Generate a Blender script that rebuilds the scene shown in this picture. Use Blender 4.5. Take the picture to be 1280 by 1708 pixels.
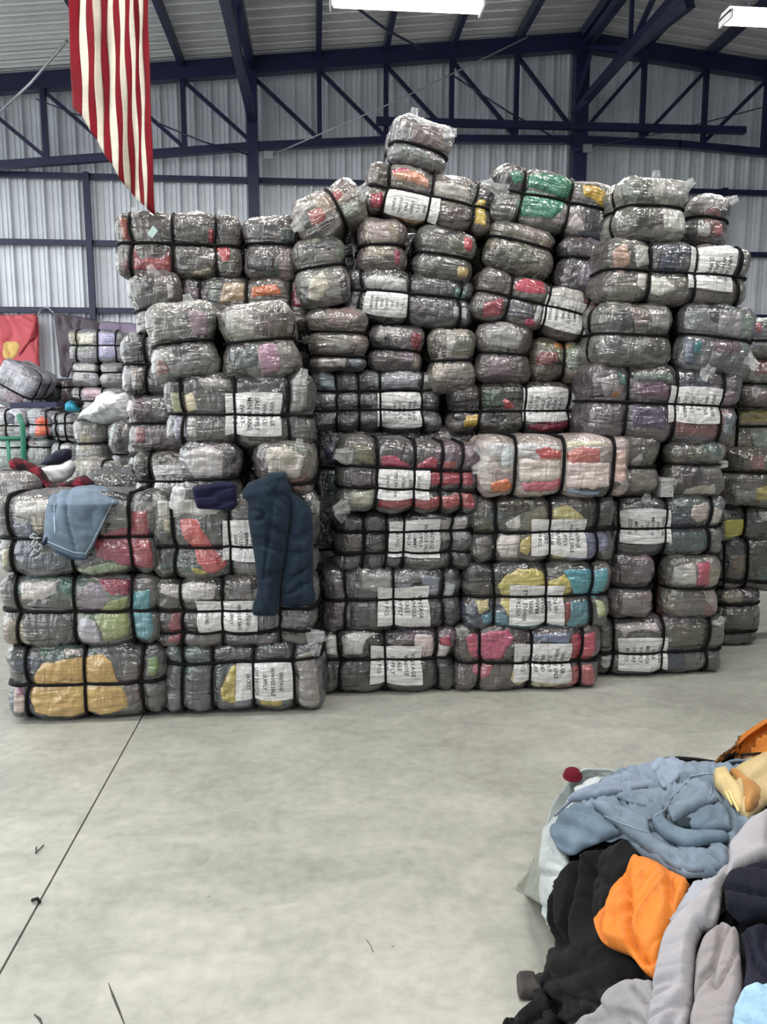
import bpy, math, random
import numpy as np
from mathutils import Vector, Matrix
from mathutils.geometry import delaunay_2d_cdt

for o in list(bpy.data.objects):
    bpy.data.objects.remove(o, do_unlink=True)
scene = bpy.context.scene
COL = scene.collection

# ------------------------------------------------------------------ camera
F_PX = 1282.0; PITCH = math.radians(-8); YAW = math.radians(5); CAM = np.array([0.0, 0.0, 1.7])
cam_d = bpy.data.cameras.new('camera'); cam = bpy.data.objects.new('camera', cam_d); COL.objects.link(cam)
cam.location = CAM; cam.rotation_euler = (math.radians(90) + PITCH, 0, -YAW)
cam_d.sensor_fit = 'VERTICAL'; cam_d.sensor_height = 36.0; cam_d.lens = 36.0 * F_PX / 1708.0
cam_d.clip_start = 0.05; cam_d.clip_end = 200
scene.camera = cam
# ------------------------------------------------------------------ sky light and exposure
world = bpy.data.worlds.new('overcast_sky'); scene.world = world; world.use_nodes = True
bg = world.node_tree.nodes['Background']; bg.inputs[0].default_value = (0.93, 0.97, 1.0, 1); bg.inputs[1].default_value = 3.9
scene.view_settings.view_transform = 'Standard'; scene.view_settings.look = 'None'
scene.view_settings.gamma = 1.0; scene.view_settings.use_curve_mapping = False
scene.view_settings.exposure = -0.27
TUBE = 14.0          # glow of the tube surface
LAMP_W = 70.0        # light given by each fitting, watts

# ------------------------------------------------------------------ helpers
FW = np.array([math.sin(YAW)*math.cos(PITCH), math.cos(YAW)*math.cos(PITCH), math.sin(PITCH)])
RT = np.array([math.cos(YAW), -math.sin(YAW), 0.0]); UP = np.cross(RT, FW)
def ray(u, v): return FW*F_PX + RT*(u-640) + UP*(854-v)
def onY(u, v, Y): d = ray(u, v); return CAM + d*(Y/d[1])
def onZ(u, v, z=0.0): d = ray(u, v); return CAM + d*((z-1.7)/d[2])
def lin(c, k=1.0):
    r = []
    for x in c[:3]:
        x = x/255.0
        x = x/12.92 if x <= 0.04045 else ((x+0.055)/1.055)**2.4
        r.append(min(x*k, 0.95))
    return tuple(r) + (1.0,)
def _h(ix, iy, iz, seed):
    n = (ix.astype(np.uint32)*np.uint32(374761393) + iy.astype(np.uint32)*np.uint32(668265263)
         + iz.astype(np.uint32)*np.uint32(2147483647) + np.uint32((seed*974634777+12345) & 0xffffffff))
    n = (n ^ (n >> np.uint32(13)))*np.uint32(1274126177)
    n = (n ^ (n >> np.uint32(16)))*np.uint32(2246822519)
    n = n ^ (n >> np.uint32(15))
    return n.astype(np.float64)/4294967295.0*2-1
def vnoise(p, seed=0):
    p = np.asarray(p, float); i = np.floor(p).astype(np.int64); f = p-i; f = f*f*(3-2*f)
    out = 0
    for dx in (0, 1):
        for dy in (0, 1):
            for dz in (0, 1):
                w = (f[:, 0] if dx else 1-f[:, 0])*(f[:, 1] if dy else 1-f[:, 1])*(f[:, 2] if dz else 1-f[:, 2])
                out = out + w*_h(i[:, 0]+dx, i[:, 1]+dy, i[:, 2]+dz, seed)
    return out
def tag(o, label=None, cat=None, group=None, kind=None):
    if label: o['label'] = label
    if cat: o['category'] = cat
    if group: o['group'] = group
    if kind: o['kind'] = kind
    return o
def empty(name, loc=(0, 0, 0), parent=None):
    o = bpy.data.objects.new(name, None); COL.objects.link(o); o.location = loc; o.parent = parent; o.empty_display_size = 0.1
    return o
def mesh_obj(name, V, Fc, mat, parent=None, smooth=True, color=None):
    me = bpy.data.meshes.new(name); V = np.asarray(V, dtype=np.float32)
    if isinstance(Fc, np.ndarray):
        n, k = Fc.shape
        me.vertices.add(len(V)); me.vertices.foreach_set('co', V.ravel())
        me.loops.add(n*k); me.loops.foreach_set('vertex_index', Fc.astype(np.int32).ravel())
        me.polygons.add(n); me.polygons.foreach_set('loop_start', np.arange(0, n*k, k, dtype=np.int32))
        me.polygons.foreach_set('loop_total', np.full(n, k, dtype=np.int32))
        me.update(calc_edges=True); me.validate()
    else:
        me.from_pydata([tuple(map(float, v)) for v in V], [], [tuple(map(int, f)) for f in Fc]); me.update()
    if smooth: me.polygons.foreach_set('use_smooth', [True]*len(me.polygons))
    if mat: me.materials.append(mat)
    o = bpy.data.objects.new(name, me); COL.objects.link(o); o.parent = parent
    if color: o.color = color
    return o
def box_data(x0, x1, y0, y1, z0, z1):
    V = [(x, y, z) for x in (x0, x1) for y in (y0, y1) for z in (z0, z1)]
    return V, [(0, 1, 3, 2), (4, 6, 7, 5), (0, 4, 5, 1), (2, 3, 7, 6), (0, 2, 6, 4), (1, 5, 7, 3)]
def box(name, x0, x1, y0, y1, z0, z1, mat, parent=None):
    V, Fc = box_data(x0, x1, y0, y1, z0, z1); return mesh_obj(name, V, Fc, mat, parent, smooth=False)
def beam(name, a, b, w, d, mat, parent=None):
    """rectangular bar from a to b, w across (in the plane of the wall), d deep"""
    a = Vector(a); b = Vector(b); ax = (b-a).normalized(); ref = Vector((0, 1, 0))
    if abs(ax.dot(ref)) > 0.95: ref = Vector((0, 0, 1))
    u = ax.cross(ref).normalized(); v = u.cross(ax).normalized()
    V = []
    for p in (a, b):
        for su, sv in ((-1, -1), (1, -1), (1, 1), (-1, 1)): V.append(p + u*su*w/2 + v*sv*d/2)
    return mesh_obj(name, V, [(3, 2, 1, 0), (4, 5, 6, 7), (0, 1, 5, 4), (1, 2, 6, 5), (2, 3, 7, 6), (3, 0, 4, 7)], mat, parent, smooth=False)
def tube(name, pts, r, mat, parent=None, seg=8, color=None):
    pts = [Vector(p) for p in pts]; n = len(pts); V = []; Fc = []; rr = r if isinstance(r, (list, tuple)) else [r]*n
    for i, p in enumerate(pts):
        t = (pts[min(i+1, n-1)]-pts[max(i-1, 0)]).normalized(); ref = Vector((0, 0, 1)) if abs(t.z) < 0.9 else Vector((0, 1, 0))
        u = t.cross(ref).normalized(); v = u.cross(t)
        for k in range(seg):
            a = 2*math.pi*k/seg; V.append(p + (u*math.cos(a)+v*math.sin(a))*rr[i])
    for i in range(n-1):
        for k in range(seg):
            k2 = (k+1) % seg; Fc.append((i*seg+k, i*seg+k2, (i+1)*seg+k2, (i+1)*seg+k))
    Fc.append(tuple(range(seg-1, -1, -1))); Fc.append(tuple((n-1)*seg+k for k in range(seg)))
    return mesh_obj(name, V, Fc, mat, parent, True, color)

# ------------------------------------------------------------------ materials
def new_mat(name):
    m = bpy.data.materials.new(name); m.use_nodes = True; nt = m.node_tree
    return m, nt, nt.nodes['Principled BSDF']
def N(nt, typ, **kw):
    n = nt.nodes.new(typ)
    for k, v in kw.items():
        if k in n.inputs: n.inputs[k].default_value = v
        else: setattr(n, k, v)
    return n
def L(nt, a, b): nt.links.new(a, b)
def ramp(nt, fac, stops):
    r = nt.nodes.new('ShaderNodeValToRGB'); e = r.color_ramp.elements
    while len(e) < len(stops): e.new(0.5)
    for el, (p, c) in zip(e, stops): el.position = p; el.color = c if len(c) == 4 else tuple(c)+(1,)
    L(nt, fac, r.inputs[0]); return r.outputs[0]
def simple(name, col, rough=0.6, metal=0.0, var=0.12, scale=6.0, bump=0.0, bscale=60.0, spec=0.5):
    m, nt, p = new_mat(name); tc = N(nt, 'ShaderNodeTexCoord')
    nz = N(nt, 'ShaderNodeTexNoise', Scale=scale, Detail=5.0); L(nt, tc.outputs['Object'], nz.inputs['Vector'])
    c = Vector(col[:3]); L(nt, ramp(nt, nz.outputs[0], [(0.3, tuple(c*(1-var))), (0.7, tuple(c*(1+var)))]), p.inputs['Base Color'])
    p.inputs['Roughness'].default_value = rough; p.inputs['Metallic'].default_value = metal; p.inputs['Specular IOR Level'].default_value = spec
    if bump:
        n2 = N(nt, 'ShaderNodeTexNoise', Scale=bscale, Detail=6.0); L(nt, tc.outputs['Object'], n2.inputs['Vector'])
        b = N(nt, 'ShaderNodeBump', Strength=bump, Distance=0.01); L(nt, n2.outputs[0], b.inputs['Height']); L(nt, b.outputs[0], p.inputs['Normal'])
    return m
def math_node(nt, op, a, b=None):
    n = nt.nodes.new('ShaderNodeMath'); n.operation = op
    for i, x in enumerate((a, b)):
        if x is None: continue
        if isinstance(x, (int, float)): n.inputs[i].default_value = x
        else: L(nt, x, n.inputs[i])
    return n.outputs[0]
def film_bump(nt, vec):
    """crinkled clear film: broad dents, sharp creases"""
    a = N(nt, 'ShaderNodeTexNoise', Scale=7.0, Detail=3.0, Distortion=1.2); L(nt, vec, a.inputs['Vector'])
    mp = N(nt, 'ShaderNodeMapping'); mp.inputs['Scale'].default_value = (3.6, 3.6, 19); mp.inputs['Rotation'].default_value = (0.1, 0.22, 0.1); L(nt, vec, mp.inputs['Vector'])
    b = N(nt, 'ShaderNodeTexNoise', Scale=1.0, Detail=2.0, Roughness=0.42, Distortion=0.7); L(nt, mp.outputs[0], b.inputs['Vector'])
    mp2 = N(nt, 'ShaderNodeMapping'); mp2.inputs['Scale'].default_value = (17, 17, 3.6); mp2.inputs['Rotation'].default_value = (0.1, -0.35, 0.1); L(nt, vec, mp2.inputs['Vector'])
    c = N(nt, 'ShaderNodeTexNoise', Scale=1.0, Detail=2.0, Roughness=0.42, Distortion=0.7); L(nt, mp2.outputs[0], c.inputs['Vector'])
    def ridge(x): return math_node(nt, 'SUBTRACT', 1.0, math_node(nt, 'ABSOLUTE', math_node(nt, 'MULTIPLY', math_node(nt, 'SUBTRACT', x, 0.5), 4.0)))
    s = math_node(nt, 'ADD', math_node(nt, 'MULTIPLY', a.outputs[0], 1.6), math_node(nt, 'MULTIPLY', ridge(b.outputs[0]), 0.55))
    return math_node(nt, 'ADD', s, math_node(nt, 'MULTIPLY', ridge(c.outputs[0]), 0.5))
def wrapped_mat(name, patch):
    """cloth of the object's own colour pressed under clear crinkled film"""
    m, nt, p = new_mat(name); tc = N(nt, 'ShaderNodeTexCoord'); oi = N(nt, 'ShaderNodeObjectInfo')
    off = N(nt, 'ShaderNodeVectorMath', operation='ADD'); L(nt, tc.outputs['Object'], off.inputs[0]); L(nt, oi.outputs['Random'], off.inputs[1])
    vec = off.outputs[0]
    nd = N(nt, 'ShaderNodeTexNoise', Scale=5.0, Detail=3.0); L(nt, vec, nd.inputs['Vector'])
    mixv = N(nt, 'ShaderNodeMix', data_type='VECTOR'); mixv.inputs['Factor'].default_value = 0.16; L(nt, vec, mixv.inputs[4]); L(nt, nd.outputs['Color'], mixv.inputs[5])
    mp = N(nt, 'ShaderNodeMapping'); mp.inputs['Scale'].default_value = (1, 1, 1.9); L(nt, mixv.outputs[1], mp.inputs['Vector'])
    vo = N(nt, 'ShaderNodeTexVoronoi', Scale=6.0); L(nt, mp.outputs[0], vo.inputs['Vector'])
    sep = N(nt, 'ShaderNodeSeparateColor'); L(nt, vo.outputs['Color'], sep.inputs[0])
    val = N(nt, 'ShaderNodeMapRange'); val.inputs[3].default_value = 1-0.42*patch; val.inputs[4].default_value = 1+0.42*patch; L(nt, sep.outputs[0], val.inputs[0])
    # folded layers: faint horizontal lines
    mp3 = N(nt, 'ShaderNodeMapping'); mp3.inputs['Scale'].default_value = (3, 3, 75); L(nt, vec, mp3.inputs['Vector'])
    ly = N(nt, 'ShaderNodeTexNoise', Scale=1.0, Detail=2.0); L(nt, mp3.outputs[0], ly.inputs['Vector'])
    lyr = N(nt, 'ShaderNodeMapRange'); lyr.inputs[1].default_value = 0.3; lyr.inputs[2].default_value = 0.7; lyr.inputs[3].default_value = 0.78; lyr.inputs[4].default_value = 1.18; L(nt, ly.outputs[0], lyr.inputs[0])
    hsv = N(nt, 'ShaderNodeHueSaturation'); L(nt, oi.outputs['Color'], hsv.inputs['Color'])
    L(nt, math_node(nt, 'MULTIPLY', val.outputs[0], lyr.outputs[0]), hsv.inputs['Value'])
    hu = N(nt, 'ShaderNodeMapRange'); hu.inputs[3].default_value = 0.5-0.05*patch; hu.inputs[4].default_value = 0.5+0.05*patch; L(nt, sep.outputs[1], hu.inputs[0]); L(nt, hu.outputs[0], hsv.inputs['Hue'])
    hz = N(nt, 'ShaderNodeMix', data_type='RGBA'); hz.inputs['Factor'].default_value = 0.08; L(nt, hsv.outputs[0], hz.inputs[6]); hz.inputs[7].default_value = (0.15, 0.15, 0.148, 1); L(nt, hz.outputs[2], p.inputs['Base Color'])
    p.inputs['Roughness'].default_value = 0.5; p.inputs['Specular IOR Level'].default_value = 0.35
    p.inputs['Coat Weight'].default_value = 1.0; p.inputs['Coat Roughness'].default_value = 0.17; p.inputs['Coat IOR'].default_value = 1.75
    h = film_bump(nt, vec)
    b = N(nt, 'ShaderNodeBump', Strength=0.85, Distance=0.012); L(nt, h, b.inputs['Height']); L(nt, b.outputs[0], p.inputs['Coat Normal'])
    L(nt, b.outputs[0], p.inputs['Normal'])
    return m
def film_mat(name, alpha, tint=(0.86, 0.88, 0.88)):
    m, nt, p = new_mat(name); tc = N(nt, 'ShaderNodeTexCoord'); h = film_bump(nt, tc.outputs['Object'])
    b = N(nt, 'ShaderNodeBump', Strength=1.0, Distance=0.015); L(nt, h, b.inputs['Height']); L(nt, b.outputs[0], p.inputs['Normal'])
    p.inputs['Base Color'].default_value = tint+(1,); p.inputs['Roughness'].default_value = 0.16; p.inputs['Alpha'].default_value = alpha
    p.inputs['Specular IOR Level'].default_value = 0.9
    return m
def cloth_mat(name, weave=420.0, rough=0.85, wash=0.25, wscale=4.0, twill=False):
    """cloth taking the object's colour, with weave and uneven fading"""
    m, nt, p = new_mat(name); tc = N(nt, 'ShaderNodeTexCoord'); oi = N(nt, 'ShaderNodeObjectInfo'); vec = tc.outputs['Object']
    n1 = N(nt, 'ShaderNodeTexNoise', Scale=wscale, Detail=5.0, Roughness=0.65); L(nt, vec, n1.inputs['Vector'])
    n2 = N(nt, 'ShaderNodeTexNoise', Scale=weave, Detail=2.0); L(nt, vec, n2.inputs['Vector'])
    v = N(nt, 'ShaderNodeMapRange'); v.inputs[1].default_value = 0.3; v.inputs[2].default_value = 0.7; v.inputs[3].default_value = 1-wash; v.inputs[4].default_value = 1+wash; L(nt, n1.outputs[0], v.inputs[0])
    v2 = N(nt, 'ShaderNodeMapRange'); v2.inputs[1].default_value = 0.3; v2.inputs[2].default_value = 0.7; v2.inputs[3].default_value = 0.85; v2.inputs[4].default_value = 1.15; L(nt, n2.outputs[0], v2.inputs[0])
    hsv = N(nt, 'ShaderNodeHueSaturation'); L(nt, oi.outputs['Color'], hsv.inputs['Color']); L(nt, math_node(nt, 'MULTIPLY', v.outputs[0], v2.outputs[0]), hsv.inputs['Value'])
    L(nt, hsv.outputs[0], p.inputs['Base Color']); p.inputs['Roughness'].default_value = rough; p.inputs['Specular IOR Level'].default_value = 0.2
    p.inputs['Sheen Weight'].default_value = 0.03
    n3 = N(nt, 'ShaderNodeTexNoise', Scale=28.0, Detail=5.0, Distortion=0.8); L(nt, vec, n3.inputs['Vector'])
    b = N(nt, 'ShaderNodeBump', Strength=0.35, Distance=0.008); L(nt, math_node(nt, 'ADD', n3.outputs[0], math_node(nt, 'MULTIPLY', n2.outputs[0], 0.08)), b.inputs['Height']); L(nt, b.outputs[0], p.inputs['Normal'])
    return m

M_BODY = wrapped_mat('film_wrapped_clothes', 1.0)
M_GARM = wrapped_mat('film_wrapped_garment', 0.18)
M_FILM = film_mat('clear_film', 0.2)
M_BAG = film_mat('milky_plastic_bag', 0.8, (0.82, 0.86, 0.86))
M_STRAP = simple('black_strap', (0.005, 0.0045, 0.005), 0.55, 0, 0.3, 30, 0.3, 120, 0.12)
M_INK = simple('label_ink', (0.03, 0.03, 0.035), 0.6, 0, 0.2, 30)
M_STEEL = simple('navy_painted_steel', (0.009, 0.012, 0.05), 0.42, 0.0, 0.25, 5)
M_CLOTH = cloth_mat('woven_cloth'); M_DENIM = cloth_mat('washed_denim', 520, 0.9, 0.3, 6.0)
M_FLEECE = cloth_mat('fleece_cloth', 600, 0.95, 0.10, 5.0)
M_NYLON = cloth_mat('shiny_nylon', 700, 0.42, 0.12, 3.0)
M_WHITEPAINT = simple('white_enamel', (0.72, 0.73, 0.73), 0.4, 0, 0.04)
M_GREEN = simple('green_painted_tube', (0.02, 0.16, 0.10), 0.4, 0, 0.15, 12)
def steel_sheet(name, base, metal, rough):
    m, nt, p = new_mat(name); tc = N(nt, 'ShaderNodeTexCoord')
    n1 = N(nt, 'ShaderNodeTexNoise', Scale=1.3, Detail=6.0, Roughness=0.7); L(nt, tc.outputs['Object'], n1.inputs['Vector'])
    L(nt, ramp(nt, n1.outputs[0], [(0.3, tuple(x*0.86 for x in base)), (0.7, tuple(min(1, x*1.1) for x in base))]), p.inputs['Base Color'])
    p.inputs['Metallic'].default_value = metal; p.inputs['Roughness'].default_value = rough
    return m
M_WALL = steel_sheet('galvanised_wall_sheet', (0.70, 0.73, 0.78), 0.12, 0.36)
M_ROOF = steel_sheet('galvanised_roof_sheet', (0.62, 0.63, 0.64), 0.4, 0.30)
def concrete():
    m, nt, p = new_mat('polished_concrete'); tc = N(nt, 'ShaderNodeTexCoord'); v = tc.outputs['Object']
    n1 = N(nt, 'ShaderNodeTexNoise', Scale=0.9, Detail=8.0, Roughness=0.62, Distortion=0.6); L(nt, v, n1.inputs['Vector'])
    mp = N(nt, 'ShaderNodeMapping'); mp.inputs['Scale'].default_value = (1.6, 3.0, 1); mp.inputs['Rotation'].default_value = (0, 0, 0.3); L(nt, v, mp.inputs['Vector'])
    n2 = N(nt, 'ShaderNodeTexNoise', Scale=2.2, Detail=9.0, Roughness=0.7, Distortion=0.8); L(nt, mp.outputs[0], n2.inputs['Vector'])
    n3 = N(nt, 'ShaderNodeTexNoise', Scale=20.0, Detail=6.0); L(nt, v, n3.inputs['Vector'])
    c = ramp(nt, n1.outputs[0], [(0.28, (0.285, 0.285, 0.25)), (0.5, (0.348, 0.350, 0.308)), (0.72, (0.415, 0.41, 0.37))])
    k = math_node(nt, 'ADD', math_node(nt, 'MULTIPLY', n2.outputs[0], 0.55), math_node(nt, 'MULTIPLY', n3.outputs[0], 0.32))
    mr = N(nt, 'ShaderNodeMapRange'); mr.inputs[1].default_value = 0.31; mr.inputs[2].default_value = 0.56; mr.inputs[3].default_value = 0.80; mr.inputs[4].default_value = 1.16; L(nt, k, mr.inputs[0])
    # small dark specks and scuffs
    vo = N(nt, 'ShaderNodeTexVoronoi', Scale=5.0); vo.inputs['Randomness'].default_value = 1.0; L(nt, v, vo.inputs['Vector'])
    sp = N(nt, 'ShaderNodeMapRange'); sp.inputs[1].default_value = 0.018; sp.inputs[2].default_value = 0.045; sp.inputs[3].default_value = 0.62; sp.inputs[4].default_value = 1.0; L(nt, vo.outputs['Distance'], sp.inputs[0])
    hsv = N(nt, 'ShaderNodeHueSaturation'); L(nt, c, hsv.inputs['Color']); L(nt, math_node(nt, 'MULTIPLY', mr.outputs[0], sp.outputs[0]), hsv.inputs['Value'])
    L(nt, hsv.outputs[0], p.inputs['Base Color'])
    r = N(nt, 'ShaderNodeMapRange'); r.inputs[3].default_value = 0.34; r.inputs[4].default_value = 0.6; L(nt, n2.outputs[0], r.inputs[0]); L(nt, r.outputs[0], p.inputs['Roughness'])
    b = N(nt, 'ShaderNodeBump', Strength=0.12, Distance=0.006); L(nt, k, b.inputs['Height']); L(nt, b.outputs[0], p.inputs['Normal'])
    return m
M_FLOOR = concrete()
M_GROOVE = simple('joint_filler', (0.05, 0.048, 0.042), 0.9)

# ------------------------------------------------------------------ the setting
YW = 11.5; RX = 3.74; RZ = 6.78; SL = 0.104; Y_OPEN = -3.6
def roof_z(x): return RZ - SL*abs(x-RX)
fl = tag(empty('floor'), kind='structure')
box('joint_bed', -14, 14, -6, YW, -0.12, -0.02, M_GROOVE, fl)
JX = -0.97
for (a, b) in ((-14, JX-0.004), (JX+0.004, 14)):
    box('slab', a, b, -6, YW, -0.1, 0.0, M_FLOOR, fl)
def crack(pts, w):
    V = []; Fc = []
    P = [onZ(*p, 0.0) for p in pts]
    for i, p in enumerate(P):
        d = P[min(i+1, len(P)-1)]-P[max(i-1, 0)]; n = np.array([-d[1], d[0], 0]); n /= np.linalg.norm(n)
        ww = w*(0.35 if i in (0, len(P)-1) else 1)
        V += [p+n*ww+[0, 0, 0.0012], p-n*ww+[0, 0, 0.0012]]
    for i in range(len(P)-1): Fc.append((2*i, 2*i+1, 2*i+3, 2*i+2))
    mesh_obj('crack_filler', V, Fc, M_GROOVE, fl, False)
crack([(181, 1640), (189, 1662), (198, 1684), (209, 1712)], 0.003)
crack([(57, 1692), (66, 1700), (72, 1712)], 0.004)
# corrugated wall: sheets with trapezoid ribs
def profile(width, pitch, h):
    n = int(round(width/pitch)); P = []
    for k in range(n):
        x = k*pitch
        for dx, z in ((0, 0), (0.30, 0), (0.33, 0.3*h), (0.37, 0.3*h), (0.40, 0), (0.60, 0), (0.63, 0.3*h), (0.67, 0.3*h), (0.70, 0), (0.84, 0), (0.88, h), (0.96, h)):
            P.append((x+dx*pitch, z))
    P.append((width, 0)); return P
wb = tag(empty('wall_back', (0, YW, 0)), kind='structure')
WS = 0.92; prof = profile(WS, 0.23, 0.06)
x = -6.44
while x < 11.0:
    V = []; Fc = []
    for (px, pz) in prof:
        zt = roof_z(x+px)+0.02
        V += [(x+px, -pz, 0), (x+px, -pz, zt)]
    for i in range(len(prof)-1): Fc.append((2*i, 2*i+2, 2*i+3, 2*i+1))
    mesh_obj('wall_sheet', V, Fc, M_WALL, wb, False); x += WS
box('backing', -6.44, 11.1, 0.02, 0.06, 0, 5.2, M_WALL, wb)
ce = tag(empty('ceiling'), kind='structure')
y = Y_OPEN
while y < YW:
    for s in (-1, 1):
        V = []; Fc = []; xe = RX+s*(10.1 if s < 0 else 7.4)
        for (py, pz) in prof:
            yy = min(y+py, YW+0.3)
            V += [(RX, yy, RZ+0.10-pz*0.8), (xe, yy, roof_z(xe)+0.10-pz*0.8)]
        for i in range(len(prof)-1): Fc.append((2*i, 2*i+1, 2*i+3, 2*i+2))
        mesh_obj('roof_sheet', V, Fc, M_ROOF, ce, False)
    y += WS
wr = tag(empty('wall_right'), kind='structure')
y = Y_OPEN
while y < YW:
    V = []; Fc = []
    for (py, pz) in prof: V += [(11.1-pz, y+py, 0), (11.1-pz, y+py, roof_z(11.1)+0.1)]
    for i in range(len(prof)-1): Fc.append((2*i, 2*i+1, 2*i+3, 2*i+2))
    mesh_obj('wall_sheet', V, Fc, M_WALL, wr, False); y += WS
wf = tag(empty('unseen_wall_front'), kind='structure'); x = -6.44  # unseen wall, added to cut the flat sky light from the front
while x < 11.0:
    V = []; Fc = []
    for (px, pz) in prof: V += [(x+px, Y_OPEN+pz, 0), (x+px, Y_OPEN+pz, roof_z(x+px)+0.1)]
    for i in range(len(prof)-1): Fc.append((2*i, 2*i+1, 2*i+3, 2*i+2))
    mesh_obj('wall_sheet', V, Fc, M_WALL, wf, False); x += WS
# girts and posts on the wall
YG = YW-0.10
for z, xa, xb in ((1.0, -6.4, 11), (2.02, -6.4, 11), (3.0, -6.4, 11), (3.91, -6.4, 11), (4.79, -6.4, 11)):
    beam('trim_1', (xa, YG, z), (xb, YG, z), 0.075, 0.07, M_STEEL)['kind'] = 'structure'
P0 = -0.81; BAY = 4.55; PAN = 0.91
for k in (-1, 0, 1, 2):
    xc = P0+BAY*k; w = 0.19 if k == 1 else 0.14
    box('steel_column', xc-w/2, xc+w/2, YW-0.42, YW-0.24, 0, roof_z(xc)-0.05, M_STEEL)['kind'] = 'structure'
    if k < 2:
        xm = xc+BAY/2
        zt = 4.83 if xm < -3 or xm > 6 else 3.0
        box('wall_post', xm-0.04, xm+0.04, YW-0.2, YW-0.12, 0, 4.83, M_STEEL)['kind'] = 'structure'
# gable truss in front of the wall
YT = YW-0.33
tr = tag(empty('roof_truss'), kind='structure')
CH = [(-6.4, 4.66), (-4.28, 4.83), (-0.81, 5.17), (1.5, 5.33), (3.76, 5.38), (5.2, 5.36), (6.73, 5.27), (9.0, 5.08), (11.0, 4.9)]
def chord_z(x): return float(np.interp(x, [c[0] for c in CH], [c[1] for c in CH]))
for a, b in zip(CH[:-1], CH[1:]): beam('bottom_chord', (a[0]-0.01, YT, a[1]), (b[0]+0.01, YT, b[1]), 0.10, 0.10, M_STEEL, tr)
for xa, xb in ((-6.3, RX), (RX, 11)): beam('top_chord', (xa, YT, roof_z(xa)-0.12), (xb, YT, roof_z(xb)-0.12), 0.22, 0.14, M_STEEL, tr)
for k in range(-6, 14):
    xv = P0+PAN*k
    if xv > 10.9: break
    beam('web_post', (xv, YT, chord_z(xv)), (xv, YT, roof_z(xv)-0.15), 0.065, 0.065, M_STEEL, tr)
    xn = xv+PAN
    if xn > 10.9: continue
    if xn <= RX+0.05: a, b = (xv, roof_z(xv)-0.22), (xn, chord_z(xn)+0.05)
    else: a, b = (xv, chord_z(xv)+0.05), (xn, roof_z(xn)-0.22)
    beam('web_diagonal', (a[0], YT+0.02, a[1]), (b[0], YT+0.02, b[1]), 0.05, 0.05, M_STEEL, tr)
# purlins run from the gable towards the open front
for k in range(-7, 9):
    xp = RX+k*PAN+ (0.0 if k else 0)
    beam('purlin', (xp, Y_OPEN, roof_z(xp)-0.02), (xp, YW, roof_z(xp)-0.02), 0.07, 0.14, M_STEEL)['kind'] = 'structure'
# lattice girders along the columns
def girder(xc, ztop, zbot):
    g = tag(empty('lattice_girder'), kind='structure')
    for z in (ztop, zbot): beam('girder_chord', (xc, Y_OPEN, z), (xc, YW-0.3, z), 0.10, 0.10, M_STEEL, g)
    n = 9; ys = np.linspace(Y_OPEN+0.1, YW-0.4, n+1)
    for i in range(n):
        a, b = (ztop, zbot) if i % 2 else (zbot, ztop)
        beam('girder_web', (xc, ys[i], a), (xc, ys[i+1], b), 0.05, 0.05, M_STEEL, g)
        beam('girder_web', (xc, ys[i], ztop), (xc, ys[i], zbot), 0.045, 0.045, M_STEEL, g)
girder(P0, roof_z(P0)-0.15, 5.5); girder(RX+0.02, RZ-0.2, 5.85)
girder(P0-BAY, roof_z(P0-BAY)-0.15, 5.0)
# knee braces at the ridge column
def knee(a, b, w): beam('knee_brace', a, b, w, w, M_STEEL)['kind'] = 'structure'
knee(onY(957, 190, YW-0.35), onY(1040, 88, YW-1.2), 0.09); knee(onY(1040, 88, YW-1.2), onY(1150, 2, YW-2.2), 0.16)
knee(onY(960, 165, YW-0.4), onY(985, 90, YW-0.5), 0.06)
# bar bolted across the truss and the tension rods
a = onY(628, 202, YW-0.5); b = onY(1243, 218, YW-0.5)
beam('trim_2', a, b, 0.09, 0.09, M_STEEL)['kind'] = 'structure'
def rod(p, q, Ya, Yb, r=0.011, m=None):
    a = onY(*p, Ya); b = onY(*q, Yb); t = tube('tension_rod', [a, (a+b)/2+np.array([0, 0, -0.04]), b], r, m or M_STEEL, None, 6); t['kind'] = 'structure'
M_GALV = simple('galvanised_rod', (0.33, 0.34, 0.36), 0.4, 0.6)
rod((455, 258), (880, 62), YW-0.5, YW-1.6, 0.009, M_GALV); rod((750, 122), (945, 240), YW-0.45, YW-0.45)
rod((258, 203), (415, 258), YW-0.45, YW-0.45); rod((960, 250), (1285, 176), YW-0.5, YW-0.8, 0.008)
rod((575, -2), (705, 82), YW-3.2, YW-1.8, 0.014); rod((-2, 188), (112, 68), YW-1.2, YW-2.4, 0.016, M_GALV); rod((60, 165), (190, 205), YW-0.5, YW-0.5, 0.009)
for (u, v) in ((448, 259), (980, 248)):
    c = onY(u, v, YW-0.52); box('gusset_plate', c[0]-0.06, c[0]+0.06, c[1]-0.02, c[1]+0.02, c[2]-0.05, c[2]+0.05, M_GALV)['kind'] = 'structure'

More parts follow.
